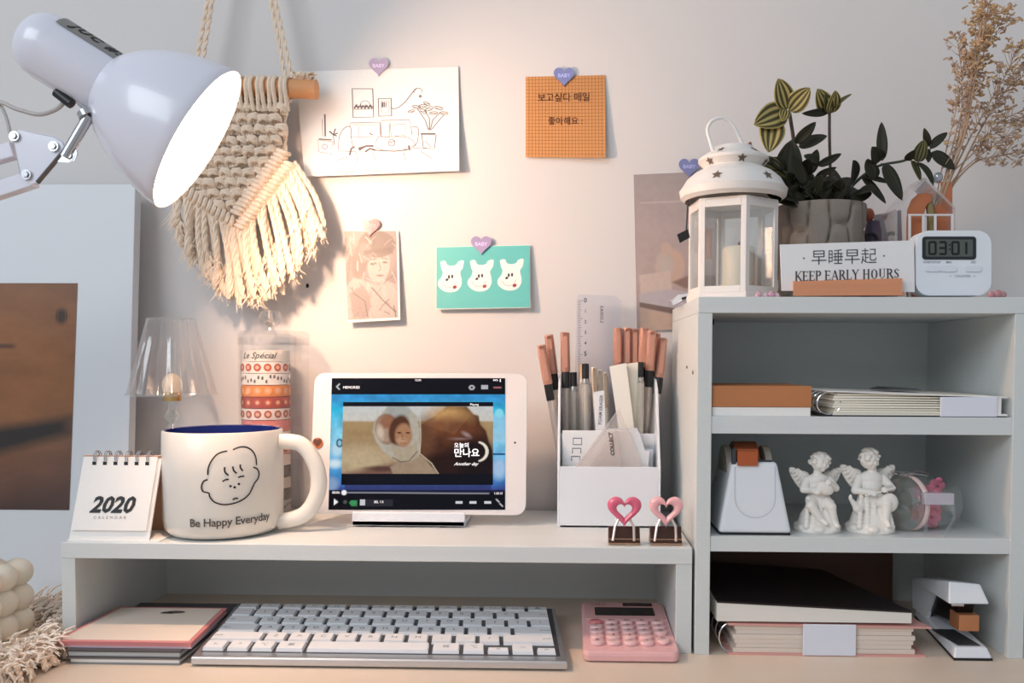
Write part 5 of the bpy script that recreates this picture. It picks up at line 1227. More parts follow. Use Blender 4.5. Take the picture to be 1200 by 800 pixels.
MB().add(v, f).build('page_block', mat('book_pages', '#e7e1d8', .75, noise=.06, scale=60, streak=(.3, 1, 60)), bt)
BLK = mat('black_cover', '#1a1416', .35)
v2 = []
for i, x in enumerate(xs_):
    t = i/12; zt_ = zl1+(zr1-zl1)*t
    for yy_, xx_ in ((Y-.0005, x), (Y+D_+.002, x-.035*t)): v2 += [(xx_, yy_, zt_+.0002+(.0 if yy_ < .1 else .003)), (xx_, yy_, zt_+.0016+(.0 if yy_ < .1 else .003))]
MB().add(v2, f).build('cover', BLK, bt)
bk_ = root('leaning_brown_book', 'brown paperback standing at the back of the bottom compartment', 'book', (.2, .14, 0), 'books in the bottom compartment')
BR = mat('brown_cover', '#5b3c2d', .6, noise=.08, scale=30)
o_ = [(UXI+.002, 0), (at(1045, 700, .142).x, 0), (at(1045, 690, .142).x, .060), (at(1020, 660, .142).x, .070), (at(985, 655, .142).x, .0745), (UXI+.002, .078)]
MB().prism(o_, lambda x, z: (x, .140, z), lambda x, z: (x, .152, z)).build('cover', BR, bk_, bev=.0006); bcv = [o for o in bpy.data.objects if o.parent == bk_][0]
g = MB(); g.text('NOVEL OF', lambda x, y: (.20+x, .1397, .063+y), .010, space=1.1); g.text('A GARDEN', lambda x, y: (.215+x, .1397, .055+y), .006); g.build('printed_title', mat('title_dark', '#2a1d18', .6), bcv)
pn = root('pink_ring_notebook', 'pink ring-bound notebook with a white band under the black book', 'notebook', (.2, .05, 0), 'books in the bottom compartment')
x0, x1 = at(858, 765, .001).x, at(1085, 770, .001).x; zq = .0235; PKN = mat('pink_cover', '#d8a097', .6)
MB().box(x0-.003, x1, .001, .11, .0, .0016).build('back_cover', PKN, pn); MB().hexa([(x0-.003, .001, zq), (x1+.004, .001, zq-.001), (x1-.02, .11, zq-.001), (x0-.003, .11, zq)], [(x0-.003, .001, zq+.0014), (x1+.004, .001, zq+.0004), (x1-.02, .11, zq+.0004), (x0-.003, .11, zq+.0014)]).build('front_cover', PKN, pn)
b = MB()
for i in range(6): za = .0018+i*.0036; e = .0012*((i*2) % 3); b.box(x0+.001+e, x1-.008-e, .0025+e*.4, .108, za, za+.0034)
b.build('page_block', mat('page_cream2', '#e2d3c6', .75), pn)
MB().box(at(941, 760, .0).x, at(1003, 760, .0).x, -.0002, .0012, .0008, zq+.0018).build('white_band', mat('band_white'), pn, bev=.0003)
for i in range(6):
    y = .006+i*.017; MB().tube([(x0-.001+.0085*math.cos(a), y, .0125+.0112*math.sin(a)) for a in [2*PI*j/24 for j in range(24)]], .0006, 6, closed=True).build('binder_ring', CHROME, pn)
cvp = MB(); cvp.tube([(x0+.002-.0105*math.sin(a), .001, .0125+.0115*math.cos(a)) for a in [PI*j/14 for j in range(15)]], .0004, 4)
# stapler
sp = root('stapler', 'white stapler with a copper nose standing in the bottom compartment', 'stapler', (.31, .05, 0))
sx0, sx1 = on(1118, 774, 0).x, on(1163, 774, 0).x; sy = on(1140, 774, 0).y
bx0, bx1 = at(1072, 700, sy+.10).x+.001, at(1108, 700, sy+.10).x
LB = sy+.112
bot = lambda z: [(sx0, sy, z), (sx1, sy, z), (bx1+.004, LB, z), (bx0+.004, LB, z)]
MB().hexa(bot(0), bot(.0015)).build('rubber_sole', BLACK, sp); MB().hexa(bot(.0015), [(sx0+.002, sy+.003, .0095), (sx1-.003, sy+.003, .0095), (bx1+.003, LB, .0095), (bx0+.005, LB, .0095)]).build('base', WHITE, sp, bev=.0014)
MB().hexa([(sx0+.006, sy+.006, .0096), (sx1-.007, sy+.006, .0096), (sx1-.010, sy+.045, .0096), (sx0+.002, sy+.045, .0096)], [(sx0+.006, sy+.006, .0105), (sx1-.007, sy+.006, .0105), (sx1-.010, sy+.045, .0105), (sx0+.002, sy+.045, .0105)]).build('anvil_plate', mat('anvil', '#77777c', .3, .8), sp)
zt0s, zt1s = at(1130, 706, sy+.01).z, at(1130, 686, sy+.01).z; ya = sy+.006
hx0, hx1 = at(1112, 700, ya).x, at(1160, 700, ya).x
zbk = at(1090, 676, LB).z
MB().hexa([(hx0, ya, zt0s), (hx1, ya, zt0s), (bx1+.002, LB, zt0s-.008), (bx0, LB, zt0s-.008)], [(hx0+.002, ya+.005, zt1s+.003), (hx1-.005, ya+.005, zt1s+.001), (bx1, LB, zbk), (bx0+.003, LB, zbk)]).build('head', WHITE, sp, bev=.003)
nx0, nx1 = at(1126, 730, ya).x, at(1150, 730, ya).x; nz0, nz1 = at(1138, 741, ya).z, at(1138, 722, ya).z
MB().box(nx0, nx1, ya+.003, ya+.02, nz0, nz1).build('copper_nose', mat('copper', '#c98a62', .3, .6), sp, bev=.0006)
b = MB(); b.hexa([(nx0+.001, ya+.014, nz0+.004), (nx1-.002, ya+.014, nz0+.004), (bx1-.003, LB-.01, .012), (bx0+.006, LB-.01, .012)], [(nx0+.001, ya+.006, zt0s+.001), (nx1-.002, ya+.006, zt0s+.001), (bx1-.003, LB-.01, zt0s-.010), (bx0+.006, LB-.01, zt0s-.010)]); b.build('magazine', mat('magazine_dark', '#2c2a2c', .3, .7), sp)
b = MB(); b.hexa([(bx0+.002, LB-.03, .009), (bx0+.005, LB-.03, .009), (bx0+.005, LB, .009), (bx0+.002, LB, .009)], [(bx0+.001, LB-.05, zt0s-.006), (bx0+.003, LB-.05, zt0s-.006), (bx0+.003, LB, zt0s-.008), (bx0+.001, LB, zt0s-.008)]); b.build('side_guard', WHITE, sp)
MB().tube([(nx0+.004, ya+.004, zt0s-.001), (nx0-.004, ya+.008, zt0s-.002)], .0022, 10).build('spring_pin', CHROME, sp)
# ================================================================== lantern on the unit
Y = .052; k = (.667+Y)/1000; lc = at(858, 300, Y); LX = lc.x
LNW = mat('lantern_white', '#e9e2dc', .45)
lt = root('lantern', 'white metal hexagonal lantern with star cut-outs and a wire handle', 'lantern', (LX, Y, UT))
Rh = .0375; a0 = -PI/2+.10
hexp = lambda R, i: (LX+R*math.cos(a0+i*PI/3), Y+R*math.sin(a0+i*PI/3))
zbT = at(862, 230, Y-Rh).z; zb0 = UT
def hexring(R0, R1, z0, z1, name, m=LNW, bev=.0005):
    b = MB(); lo = [hexp(R0, i)+(z0,) for i in range(6)]; hi = [hexp(R1, i)+(z1,) for i in range(6)]
    b.add(lo+hi, [tuple(reversed(range(6))), tuple(range(6, 12))]+[(i, (i+1) % 6, (i+1) % 6+6, i+6) for i in range(6)]); return b.build(name, m, lt, bev=bev)
hexring(Rh*1.04, Rh*1.04, UT, UT+.0055, 'base_plate')
b = MB()
fw_ = .0042
def frame_side(i):
    (x0, y0), (x1, y1) = hexp(Rh, i), hexp(Rh, i+1); d = Vector((x1-x0, y1-y0, 0)); L = d.length; d.normalize(); n_ = Vector((d.y, -d.x, 0))
    o = Vector((x0, y0, 0))
    def bar(u0, u1, z0, z1, t=.0012):
        return [o+d*u0+n_*0+Vector((0, 0, z)) for z in ()]
    b = MB()
    for (u0, u1, z0, z1) in ((0, fw_, UT+.0055, zbT), (L-fw_, L, UT+.0055, zbT), (fw_, L-fw_, UT+.0055, UT+.0105), (fw_, L-fw_, zbT-.006, zbT)):
        q = lambda z: [o+d*u0+Vector((0, 0, z)), o+d*u1+Vector((0, 0, z)), o+d*u1-n_*.0022+Vector((0, 0, z)), o+d*u0-n_*.0022+Vector((0, 0, z))]
        b.hexa([tuple(p) for p in q(z0)], [tuple(p) for p in q(z1)])
    sf_ = b.build('side_frame', LNW, lt, bev=.0003)
    q = lambda z: [o+d*(fw_-.0005)-n_*.0009+Vector((0, 0, z)), o+d*(L-fw_+.0005)-n_*.0009+Vector((0, 0, z)), o+d*(L-fw_+.0005)-n_*.0015+Vector((0, 0, z)), o+d*(fw_-.0005)-n_*.0015+Vector((0, 0, z))]
    MB().hexa([tuple(p) for p in q(UT+.0095)], [tuple(p) for p in q(zbT-.0055)]).build('glass_pane', GLASS, sf_)
for i in range(6): frame_side(i)
zr0 = zbT
hexring(Rh*1.0, Rh*1.0, zbT, zbT+.0015, 'top_plate')
rl_ = lambda px: px*k
zR = lambda py: at(858, py, Y).z
pr = [(rl_(55), zR(236)), (rl_(60), zR(232)), (rl_(61.5), zR(224)), (rl_(59), zR(221)), (rl_(54), zR(212)), (rl_(45), zR(204)), (rl_(35), zR(199)), (rl_(33), zR(197)), (rl_(40), zR(190)), (rl_(40), zR(187)), (rl_(33), zR(182)), (rl_(25), zR(177)), (rl_(22), zR(173)), (rl_(10), zR(171)), (0, zR(170))]
MB().lathe(pr, c=(LX, Y, 0), n=56, caps=False).build('domed_roof', LNW, lt); rf_ = [o for o in bpy.data.objects if o.name.startswith('domed_roof')][0]
STAR = mat('star_hole', '#6a5a4e', .8)
prr = sorted([(z, r) for r, z in pr]); 
def rad(z):
    return float(np.interp(z, [a for a, _ in prr], [b_ for _, b_ in prr]))
def star(a, py, s_):
    z = zR(py); b = MB(); R0 = rad(z)
    pts = []
    for i in range(10):
        r = s_ if i % 2 == 0 else s_*.45; t = PI/2+i*PI/5; pts.append((r*math.cos(t), r*math.sin(t)))
    def fn(x, y):
        zz = z+y*.8; R = rad(zz)+.0005; aa = a+x/max(R0, .01); return (LX+R*math.cos(aa), Y+R*math.sin(aa), zz)
    b.poly(pts, fn); b.build('star_cutout', STAR, rf_)
for j in range(6): star(-PI/2-.50+j*PI/3, 215, .0048)
for j in range(6): star(-PI/2+.08+j*PI/3, 193.5, .0040)
for j in range(5): star(-PI/2-.62+j*2*PI/5, 181, .0034)
hd = spline([(838, 184), (832, 165), (829, 152), (834, 142), (846, 138), (857, 144), (866, 160), (874, 178), (878, 186)], 6)
MB().tube([at(q.x, q.y, Y-.012+.012*(i/len(hd))) for i, q in enumerate(hd)], .0014, 10).build('wire_handle', mat('handle_white', '#f0ece8', .35), lt)
lcn = root('pillar_candle', 'cream pillar candle inside the white lantern', 'candle', (LX+.006, Y, UT+.0056))
MB().lathe([(.013, 0), (.0135, .001), (.0135, .038), (.012, .040), (.004, .039), (0, .0385)], c=(LX+.006, Y+.004, UT+.0056), n=32).build('wax', WAX, lcn)
MB().tube([(LX+.006, Y+.004, UT+.044), (LX+.0065, Y+.004, UT+.050)], .0007, 6).build('wick', INK, lcn)
tg = root('black_tag', 'small black tag hanging from the left edge of the lantern roof', 'tag', tuple(at(800, 277, .045)))
MB().prism([(794, 275), (806, 269), (808, 278), (797, 284)][::-1], fy_(.048), fy_(.0505)).build('tag', BLACK, tg, bev=.0004)
MB().tube([at(804, 273, .0492), at(805, 258, .050), at(806, 236, .052)], .0007, 6).build('loop', BLACK, tg)

# crumpled white hook at the unit corner
hk = root('white_peg', 'small white peg with a dark slot on the top left edge of the unit', 'peg', tuple(at(795, 352, .12)))
hp_ = at(803, 350, .09)
MB().prism([(786, 352), (795, 346.5), (806, 345), (808, 349), (798, 353), (789, 356)][::-1], fy_(.085), fy_(.11)).build('peg_body', WHITE, hk, bev=.001)
MB().prism([(799, 348.5), (805, 347), (804, 349.5), (799, 351)][::-1], fy_(.0835), fy_(.086)).build('dark_slot', INK, hk)

# ================================================================== potted plant
Y = .085; k = (.667+Y)/1000; pc = at(961, 260, Y); PX = pc.x; RP = 51*k; zp = at(961, 233, Y-RP).z
pt_ = root('potted_plant', 'striped-leaf trailing houseplant in a grey faceted concrete pot', 'plant', (PX, Y, UT))
rng = np.random.RandomState(3); seeds = []
for c_ in range(13):
    for r_ in range(3): seeds.append(((c_+rng.rand()*.2)*2*PI/13, (r_+(.5 if c_ % 2 else 0)+rng.rand()*.25)/1.9-.1))
b = MB(); NA, NZ = 168, 30; v = []; f = []; HP = zp-UT
def cell(a, t):
    ds = sorted([math.hypot(min(abs(a-s_[0]), 2*PI-abs(a-s_[0]))/.48, (t-s_[1])/.62) for s_ in seeds])
    e = ds[1]-ds[0]; return min(1, e/.22)
for j in range(NZ+1):
    t = j/NZ
    for i in range(NA):
        a = 2*PI*i/NA; R = RP*(.90+.10*t)*(1-.12*(1-cell(a, t))**1.5) if j not in (NZ,) else RP*.985
        v.append((PX+R*math.cos(a), Y+R*math.sin(a), UT+HP*t))
for j in range(NZ):
    for i in range(NA): f.append((j*NA+i, j*NA+(i+1) % NA, (j+1)*NA+(i+1) % NA, (j+1)*NA+i))
f.append(tuple(reversed(range(NA)))); b.add(v, f, True)
b.build('concrete_pot', mat('concrete', '#8d8177', .85, noise=.08, scale=150, bump=.2), pt_, angle=60)
b = MB(); b.lathe([(RP*.985, HP), (RP*.90, HP), (RP*.88, HP-.01)], c=(PX, Y, UT), n=60, caps=False); b.build('pot_rim', mat('concrete'), pt_)
MB().lathe([(RP*.89, HP-.008), (RP*.5, HP-.005), (0, HP-.004)], c=(PX, Y, UT), n=32, caps=False).build('soil', mat('soil', '#2b211b', .95, noise=.4, scale=300, bump=1), pt_)
def leafmat(name, dark, stripe, amount):
    m = bpy.data.materials.new(name); m.use_nodes = True; nt = m.node_tree; b = nt.nodes['Principled BSDF']; b.inputs['Roughness'].default_value = .6; b.inputs['Specular IOR Level'].default_value = .3
    uv = nt.nodes.new('ShaderNodeUVMap'); sx = nt.nodes.new('ShaderNodeSeparateXYZ'); nt.links.new(uv.outputs[0], sx.inputs[0])
    ma = nt.nodes.new('ShaderNodeMath'); ma.operation = 'MULTIPLY'; ma.inputs[1].default_value = 4*PI; nt.links.new(sx.outputs[0], ma.inputs[0])
    co = nt.nodes.new('ShaderNodeMath'); co.operation = 'COSINE'; nt.links.new(ma.outputs[0], co.inputs[0])
    ns = nt.nodes.new('ShaderNodeTexNoise'); ns.inputs['Scale'].default_value = 30; ad = nt.nodes.new('ShaderNodeMath'); ad.operation = 'ADD'; nt.links.new(co.outputs[0], ad.inputs[0]); nt.links.new(ns.outputs['Fac'], ad.inputs[1])
    mr = nt.nodes.new('ShaderNodeMapRange'); mr.inputs[1].default_value = .2; mr.inputs[2].default_value = 1.0; mr.inputs[4].default_value = amount; nt.links.new(ad.outputs[0], mr.inputs[0])
    mx = nt.nodes.new('ShaderNodeMix'); mx.data_type = 'RGBA'; mx.inputs[6].default_value = (*lin(dark), 1); mx.inputs[7].default_value = (*lin(stripe), 1)
    nt.links.new(mr.outputs[0], mx.inputs[0]); nt.links.new(mx.outputs[2], b.inputs['Base Color']); return m
LS = leafmat('leaf_striped', '#4a4428', '#b3a163', 1); LD = leafmat('leaf_dark', '#27251a', '#3a3a28', .5); LM = leafmat('leaf_mid', '#2c2f20', '#746f42', .8)
def leaf(bx, tx, w, Y0, Y1, m, fold=.25, curl=.0, roll=0, parent=None, name='leaf'):
    """bx, tx: base and tip in the picture; w width in px; Y0/Y1 depth of base and tip"""
    B = at(*bx, Y0); T = at(*tx, Y1); d = T-B; L = d.length; u = d/L; n_ = Vector((0, -1, .25)); n_ = (n_-u*n_.dot(u)).normalized(); s_ = u.cross(n_)
    s_, n_ = s_*math.cos(roll)+n_*math.sin(roll), n_*math.cos(roll)-s_*math.sin(roll)
    W = w*k/2*1.22; v = []; f = []; uvs = []; nl, nw = 12, 6
    for i in range(nl+1):
        t = i/nl; ww = W*(math.sin(PI*min(1, t*1.0)**.80))**.62*(1-.10*t); ww = max(ww, W*.04)
        cc = B+d*t+n_*(curl*L*math.sin(t*PI))
        for j in range(nw+1):
            x = (j/nw-.5)*2; v.append(cc+s_*(x*ww)+n_*(abs(x)*fold*ww)); uvs.append((x, t))
    q = nw+1
    for i in range(nl):
        for j in range(nw): f.append((i*q+j, i*q+j+1, (i+1)*q+j+1, (i+1)*q+j))
    b = MB(); b.add(v, f, True); o = b.build(name, m, parent or pt_)
    ul = o.data.uv_layers.new(name='UVMap')
    for p in o.data.polygons:
        for li in p.loop_indices: ul.data[li].uv = uvs[o.data.loops[li].vertex_index]
    so = o.modifiers.new('solid', 'SOLIDIFY'); so.thickness = .0005; return o
STM = mat('plant_stem', '#4a3a33', .6); STG = mat('green_stem', '#3d4632', .6)
def stem(pts, r=.0012, m=STM, n=5):
    MB().tube(spline([at(*p) for p in pts], n), r, 7).build('stem', m, pt_)
z_ = Y
stem([(936, 236, z_), (933, 200, z_-.005), (930, 165, z_-.01), (925, 132, z_-.012)], .0016); stem([(974, 238, z_), (973, 200, z_-.004), (972, 160, z_-.006), (972, 132, z_-.006)], .0013)
stem([(975, 240, z_), (1000, 215, z_-.01), (1028, 195, z_-.012), (1060, 188, z_-.01), (1080, 177, z_-.01), (1090, 176, z_-.01)], .0011, STG); stem([(990, 238, z_), (996, 222, z_-.01), (1012, 206, z_-.012), (1034, 192, z_-.012)], .0010, STG)
stem([(925, 238, z_), (908, 205, z_-.012), (890, 182, z_-.014), (878, 176, z_-.012)], .0010)
# striped leaves of the tall left rosette
for bx, tx, w, m, ro in (((922, 128), (912, 92), 20, LS, .1), ((925, 130), (949, 103), 20, LS, -.1), ((921, 130), (884, 146), 26, LS, .2), ((906, 140), (901, 178), 25, LS, 0), ((921, 128), (917, 142), 11, LS, 0)):
    leaf(bx, tx, w, z_-.012, z_-.022, m, .22, .03, ro)
for bx, tx, w, m, ro in (((972, 133), (958, 104), 17, LS, .5), ((973, 133), (979, 106), 16, LS, -.4), ((972, 131), (967, 110), 13, LM, 0), ((972, 130), (940, 133), 8, LD, .8), ((974, 130), (998, 110), 8, LM, .8)):
    leaf(bx, tx, w, z_-.006, z_-.018, m, .25, .05, ro)
D_ = [((932, 168), (956, 143), 11), ((936, 172), (969, 159), 14), ((915, 200), (880, 188), 18), ((922, 214), (928, 164), 26), ((940, 206), (948, 186), 14), ((958, 194), (986, 180), 8), ((956, 208), (980, 196), 7), ((944, 216), (928, 180), 12), ((945, 205), (958, 175), 13),
      ((905, 216), (868, 176), 10), ((912, 222), (886, 205), 20), ((930, 232), (896, 220), 18), ((945, 236), (905, 232), 18), ((950, 235), (975, 212), 18), ((962, 236), (940, 212), 16), ((968, 238), (992, 216), 20), ((935, 226), (962, 222), 18), ((925, 218), (900, 200), 18), ((935, 232), (915, 205), 20), ((956, 226), (935, 200), 16), ((950, 232), (964, 205), 14),
      ((1000, 214), (1000, 188), 17), ((996, 222), (972, 210), 9), ((1022, 210), (1017, 186), 20), ((1030, 190), (1022, 172), 15), ((1034, 188), (1033, 143), 10), ((1036, 192), (1057, 234), 14), ((1010, 206), (1038, 238), 12), ((1012, 206), (1045, 214), 8), ((1004, 226), (1026, 222), 14), ((996, 232), (1022, 226), 12),
      ((1075, 190), (1083, 164), 13), ((1068, 188), (1079, 212), 10), ((1088, 172), (1083, 150), 7), ((1090, 174), (1110, 155), 9), ((1092, 178), (1119, 198), 12), ((1088, 176), (1088, 190), 7), ((1075, 190), (1094, 218), 9), ((1062, 188), (1072, 176), 8), ((960, 190), (942, 182), 9), ((920, 196), (902, 186), 12)]
random.seed(12)
for i, (bx, tx, w) in enumerate(D_): leaf(bx, tx, w, z_-.010-random.uniform(0, .012), z_-.014-random.uniform(-.006, .02), LM if i in (2, 9, 10, 17, 32, 31) else LD, .3, random.uniform(-.06, .10), random.uniform(-.5, .5))
for i in range(34): # filler foliage over the pot mouth
    a = random.uniform(0, 2*PI); x0, x1 = 960+random.uniform(-30, 30), 0; bx = (x0, 236); tx = (x0+random.uniform(-30, 28), 236-random.uniform(2, 40)); leaf(bx, tx, random.uniform(14, 22), z_+random.uniform(-.02, .02), z_+random.uniform(-.034, .03), LD, .3, .08, random.uniform(-.5, .5))
for q_ in range(7): # small reddish tips left of the lantern top
    a = random.uniform(0, 2*PI); leaf((876, 176), (876+8*math.cos(a), 172+7*math.sin(a)), 5, z_-.012, z_-.014, mat('leaf_red', '#6e4236', .6), .2)

# ================================================================== sign
Ysg = .014; k = (.667+Ysg)/1000
sg = root('sign_card', 'white card sign reading KEEP EARLY HOURS in a slotted wooden block', 'sign', (at(990, 345, Ysg).x, Ysg, UT))
c4 = [(914, 286.5), (1069, 281.5), (1072, 341), (916, 340)]
P = Plane(at(914, 286.5, Ysg), at(1071, 281.5, Ysg), at(1072, 342, Ysg), at(916, 340.5, Ysg))
P.tl, P.tr, P.br, P.bl = c4
P.sheet('card', CARD, sg, .0012, 2, 2)
b = MB(); b.prism([(930, 330), (1057, 326.5), (1057.5, 346), (930, 346)][::-1], fy_(Ysg-.006), fy_(Ysg+.010)); 
wb_ = mat('sign_wood', '#d8936c', .6, noise=.10, scale=50, streak=(.2, 1, 3)); b.build('wooden_block', wb_, sg, bev=.0004); cd2 = [o for o in bpy.data.objects if o.parent == sg][0]
def SG(x, y): return at(x, y, Ysg-.0004)
SI = mat('sign_ink', '#3b3b3e', .7)
g = MB(); g.text('· 早睡早起 ·', lambda x, y: SG(989+x+y*0, 302-y-.03*x), 19.5, 0, 0, bold=-.008, space=1.0); g.build('chinese_characters', SI, cd2)
# serif capitals drawn as strokes
def serif(g, word, x, y, h, fn):
    w1, w0 = h*.145, h*.06
    St = {
     'K': (.78, [((.18,0),(.18,1),1),((.22,.42),(.66,1),0),((.34,.55),(.72,0),1)], [(.18,0),(.18,1),(.66,1),(.72,0)]),
     'E': (.68, [((.18,0),(.18,1),1),((.18,.97),(.60,.97),0),((.18,.52),(.48,.52),0),((.18,.03),(.62,.03),0),((.60,.97),(.60,.80),0),((.62,.03),(.62,.22),0),((.48,.60),(.48,.42),0)], [(.12,0),(.12,1)]),
     'P': (.64, [((.18,0),(.18,1),1),((.18,.97),(.42,.97),0),((.42,.97),(.56,.86),1),((.56,.86),(.56,.64),1),((.56,.64),(.42,.50),1),((.42,.5),(.18,.5),0)], [(.18,0),(.14,1)]),
     'A': (.80, [((.12,0),(.42,1),0),((.42,1),(.70,0),1),((.24,.36),(.58,.36),0)], [(.12,0),(.70,0)]),
     'R': (.76, [((.18,0),(.18,1),1),((.18,.97),(.42,.97),0),((.42,.97),(.56,.86),1),((.56,.86),(.56,.66),1),((.56,.66),(.42,.52),1),((.42,.52),(.18,.52),0),((.38,.52),(.68,0),1)], [(.18,0),(.14,1),(.70,0)]),
     'L': (.64, [((.18,0),(.18,1),1),((.18,.03),(.58,.03),0),((.58,.03),(.58,.24),0)], [(.18,0),(.18,1)]),
     'Y': (.76, [((.10,1),(.38,.48),1),((.66,1),(.38,.48),0),((.38,.5),(.38,0),1)], [(.10,1),(.66,1),(.38,0)]),
     'H': (.84, [((.18,0),(.18,1),1),((.64,0),(.64,1),1),((.18,.52),(.64,.52),0)], [(.18,0),(.18,1),(.64,0),(.64,1)]),
     'O': (.84, [((.40,1),(.20,.85),0),((.20,.85),(.14,.5),1),((.14,.5),(.20,.15),1),((.20,.15),(.40,0),0),((.40,0),(.60,.15),0),((.60,.15),(.66,.5),1),((.66,.5),(.60,.85),1),((.60,.85),(.40,1),0)], []),
     'U': (.80, [((.18,1),(.18,.25),1),((.18,.25),(.38,.02),0),((.38,.02),(.60,.22),0),((.60,.22),(.60,1),0)], [(.18,1),(.60,1)]),
     'S': (.62, [((.52,.80),(.36,.98),0),((.36,.98),(.16,.84),0),((.16,.84),(.20,.62),1),((.20,.62),(.48,.38),1),((.48,.38),(.50,.16),1),((.50,.16),(.32,.02),0),((.32,.02),(.12,.2),0)], [(.12,.16),(.52,.84)]),
     ' ': (.34, [], [])}
    tot = sum(St[c][0] for c in word)*h; cx = x-tot/2
    for ch in word:
        wd, ss, se = St[ch]
        for (a, b_), (c, d), th in ss: g.ribbon([(cx+a*h, y+b_*h), (cx+c*h, y+d*h)], w1 if th else w0, fn)
        for a, b_ in se: g.ribbon([(cx+(a-.11)*h, y+b_*h), (cx+(a+.11)*h, y+b_*h)], w0, fn)
        cx += wd*h
g = MB(); serif(g, 'KEEP EARLY HOURS', 0, 0, 11.2, lambda x, y: SG(992.5+x, 327.5-y-.03*x)); g.build('serif_capitals', SI, cd2)
# ================================================================== timer
Yt = .016; tm_ = root('digital_timer', 'white rounded digital timer showing 03:01 on the shelf unit', 'timer', (at(1117, 345, Yt).x, Yt, UT))
def TPn(x, y, off=0): return at(x, y, Yt-off)
o_ = rrect(1073, 270, 1162, 346.2, 16, 7)
b = MB(); fr0 = lambda x, y: at(x, 616.2-y, Yt); b.prism(o_, fr0, lambda x, y: at(x, 616.2-y, Yt)+Vector((0, .016, 0)), True); bb = b.build('body', mat('timer_white', '#e8ebf0', .4), tm_, bev=.0018, seg=3)
pxp(MB(), rrect(1081, 277, 1144, 304, 3.5, 4), Yt-.0006, Yt+.0006).build('display_bezel', mat('lcd_bezel', '#22252a', .3), tm_)
pxp(MB(), rrect(1085, 280.5, 1140, 300.5, 1.5, 3), Yt-.0008, Yt).build('lcd', mat('lcd_grey', '#545c55', .3), tm_)
seg = {'0': 'abcdef', '3': 'abgcd', '1': 'bc'}
g = MB()
def digit(ch, x, y, w_, h_):
    S = {'a': ((x, y), (x+w_, y)), 'b': ((x+w_, y), (x+w_, y+h_/2)), 'c': ((x+w_, y+h_/2), (x+w_, y+h_)), 'd': ((x, y+h_), (x+w_, y+h_)), 'e': ((x, y+h_/2), (x, y+h_)), 'f': ((x, y), (x, y+h_/2)), 'g': ((x, y+h_/2), (x+w_, y+h_/2))}
    for s_ in seg[ch]: g.ribbon([S[s_][0], S[s_][1]], 2.4, lambda a, b_: at(a, b_, Yt-.0011))
for ch, x in (('0', 1089), ('3', 1101), ('0', 1116), ('1', 1125)): digit(ch, x, 283.5, 7.5, 14)
for y in (287, 292): g.ribbon([(1112, y), (1113.8, y)], 1.8, lambda a, b_: at(a, b_, Yt-.0011))
g.build('lcd_digits', mat('lcd_black', '#0b0d0e', .4), tm_)
for i, (x, wd) in enumerate(((1084, 18), (1102, 19), (1131, 19))):
    MB().prism([(q_[0], q_[1]) for q_ in rrect(x, 311, x+wd, 318, 2.4, 3)][::-1], lambda a, b_: at(a, b_, Yt-.0012), lambda a, b_: at(a, b_, Yt+.0004)).build('button', mat('button_white', '#dfe4ec', .4), tm_, bev=.0003)
g = MB(); tf = lambda x, y: at(x, -y, Yt-.0004)
for x, w_ in ((1092, 'START/STOP'), (1112, 'MIN'), (1141, 'SEC')): g.text(w_, tf, 3.6, x, -307.2, bold=.01)
g.text('⊢  COUNTER  ⊣', tf, 4, 1128, -323.5); g.build('button_print', mat('timer_print', '#8d93a2', .7), tm_)
# small pink clip right of the timer
pcl = root('pink_hair_clip', 'small dusty pink clip lying right of the white timer', 'clip', tuple(at(1169, 345, .012)))
b = MB()
for x, y, r in ((1162, 343, 4.5), (1169, 341.5, 5.5), (1175, 342.5, 4.5)): c = at(x, 346.5, .012); rr_x = r*k; b.ell((c.x, .012, UT+rr_x*.9), (rr_x, rr_x*.7, rr_x*.9), 14, 8)
b.build('clip_body', mat('clip_pink', '#b98487', .4), pcl)
# tiny pink beads by the lantern foot
for i, (x, r, cname) in enumerate(((889, 4, '#d9a5b4'), (897, 3, '#e8c3cc'), (904, 4.2, '#d7a0b5'), (911, 3, '#e3b4c4'))):
    c = at(x, 345, .008); t = root('pink_crystal', ['deep pink crystal bead nearest the lantern foot', 'tiny pale crystal bead second from the lantern', 'large pink crystal bead beside the tiny pale one', 'small pink crystal bead touching the sign card edge'][i], 'bead', (c.x, .008, UT), 'pink beads on the shelf unit')
    b = MB(); R = r*k; b.lathe([(R*.5, 0), (R, R*.7), (R*.6, R*1.5), (0, R*1.9)], c=(c.x, .008, UT), n=6); b.build('bead', mat('bead_'+cname[1:], cname, .15, coat=.6), t)

# ================================================================== orange figure, acrylic house, vase and dried flowers
Yf = .10; kf = (.667+Yf)/1000
fg = root('purple_figurine', 'small blurred figurine with an orange head and purple coat behind the sign', 'figurine', (at(1018, 290, Yf).x, Yf, UT))
b = MB(); c = at(1018, 252, Yf); b.ell(tuple(c), (6.5*kf, 6*kf, 8*kf), 20, 12); b.build('head', mat('figure_orange', '#b5603f', .5), fg)
zz = c.z-7*kf; MB().lathe([(15*kf, 0), (16*kf, .01), (13*kf, (zz-UT)*.7), (7*kf, zz-UT)], c=(c.x+.004, Yf, UT), n=24).build('coat', mat('figure_purple', '#6a5f74', .6), fg)
c2 = at(1020, 281, Yf-.014); MB().tube([c2+Vector((.0055*math.cos(a), 0, .0055*math.sin(a))) for a in [PI*j/10 for j in range(11)]], .0016, 8).build('dark_ring', INK, fg)
gp = root('grey_card', 'grey translucent card standing behind the purple figurine', 'card', tuple(at(1040, 300, .12)))
MB().prism([(1022, 300), (1058, 300), (1056, 246), (1024, 252)][::-1], fy_(.125), fy_(.127)).build('sheet', mat('grey_sheet', '#a39b9d', .6), gp)
Ya = .055; ka = (.667+Ya)/1000
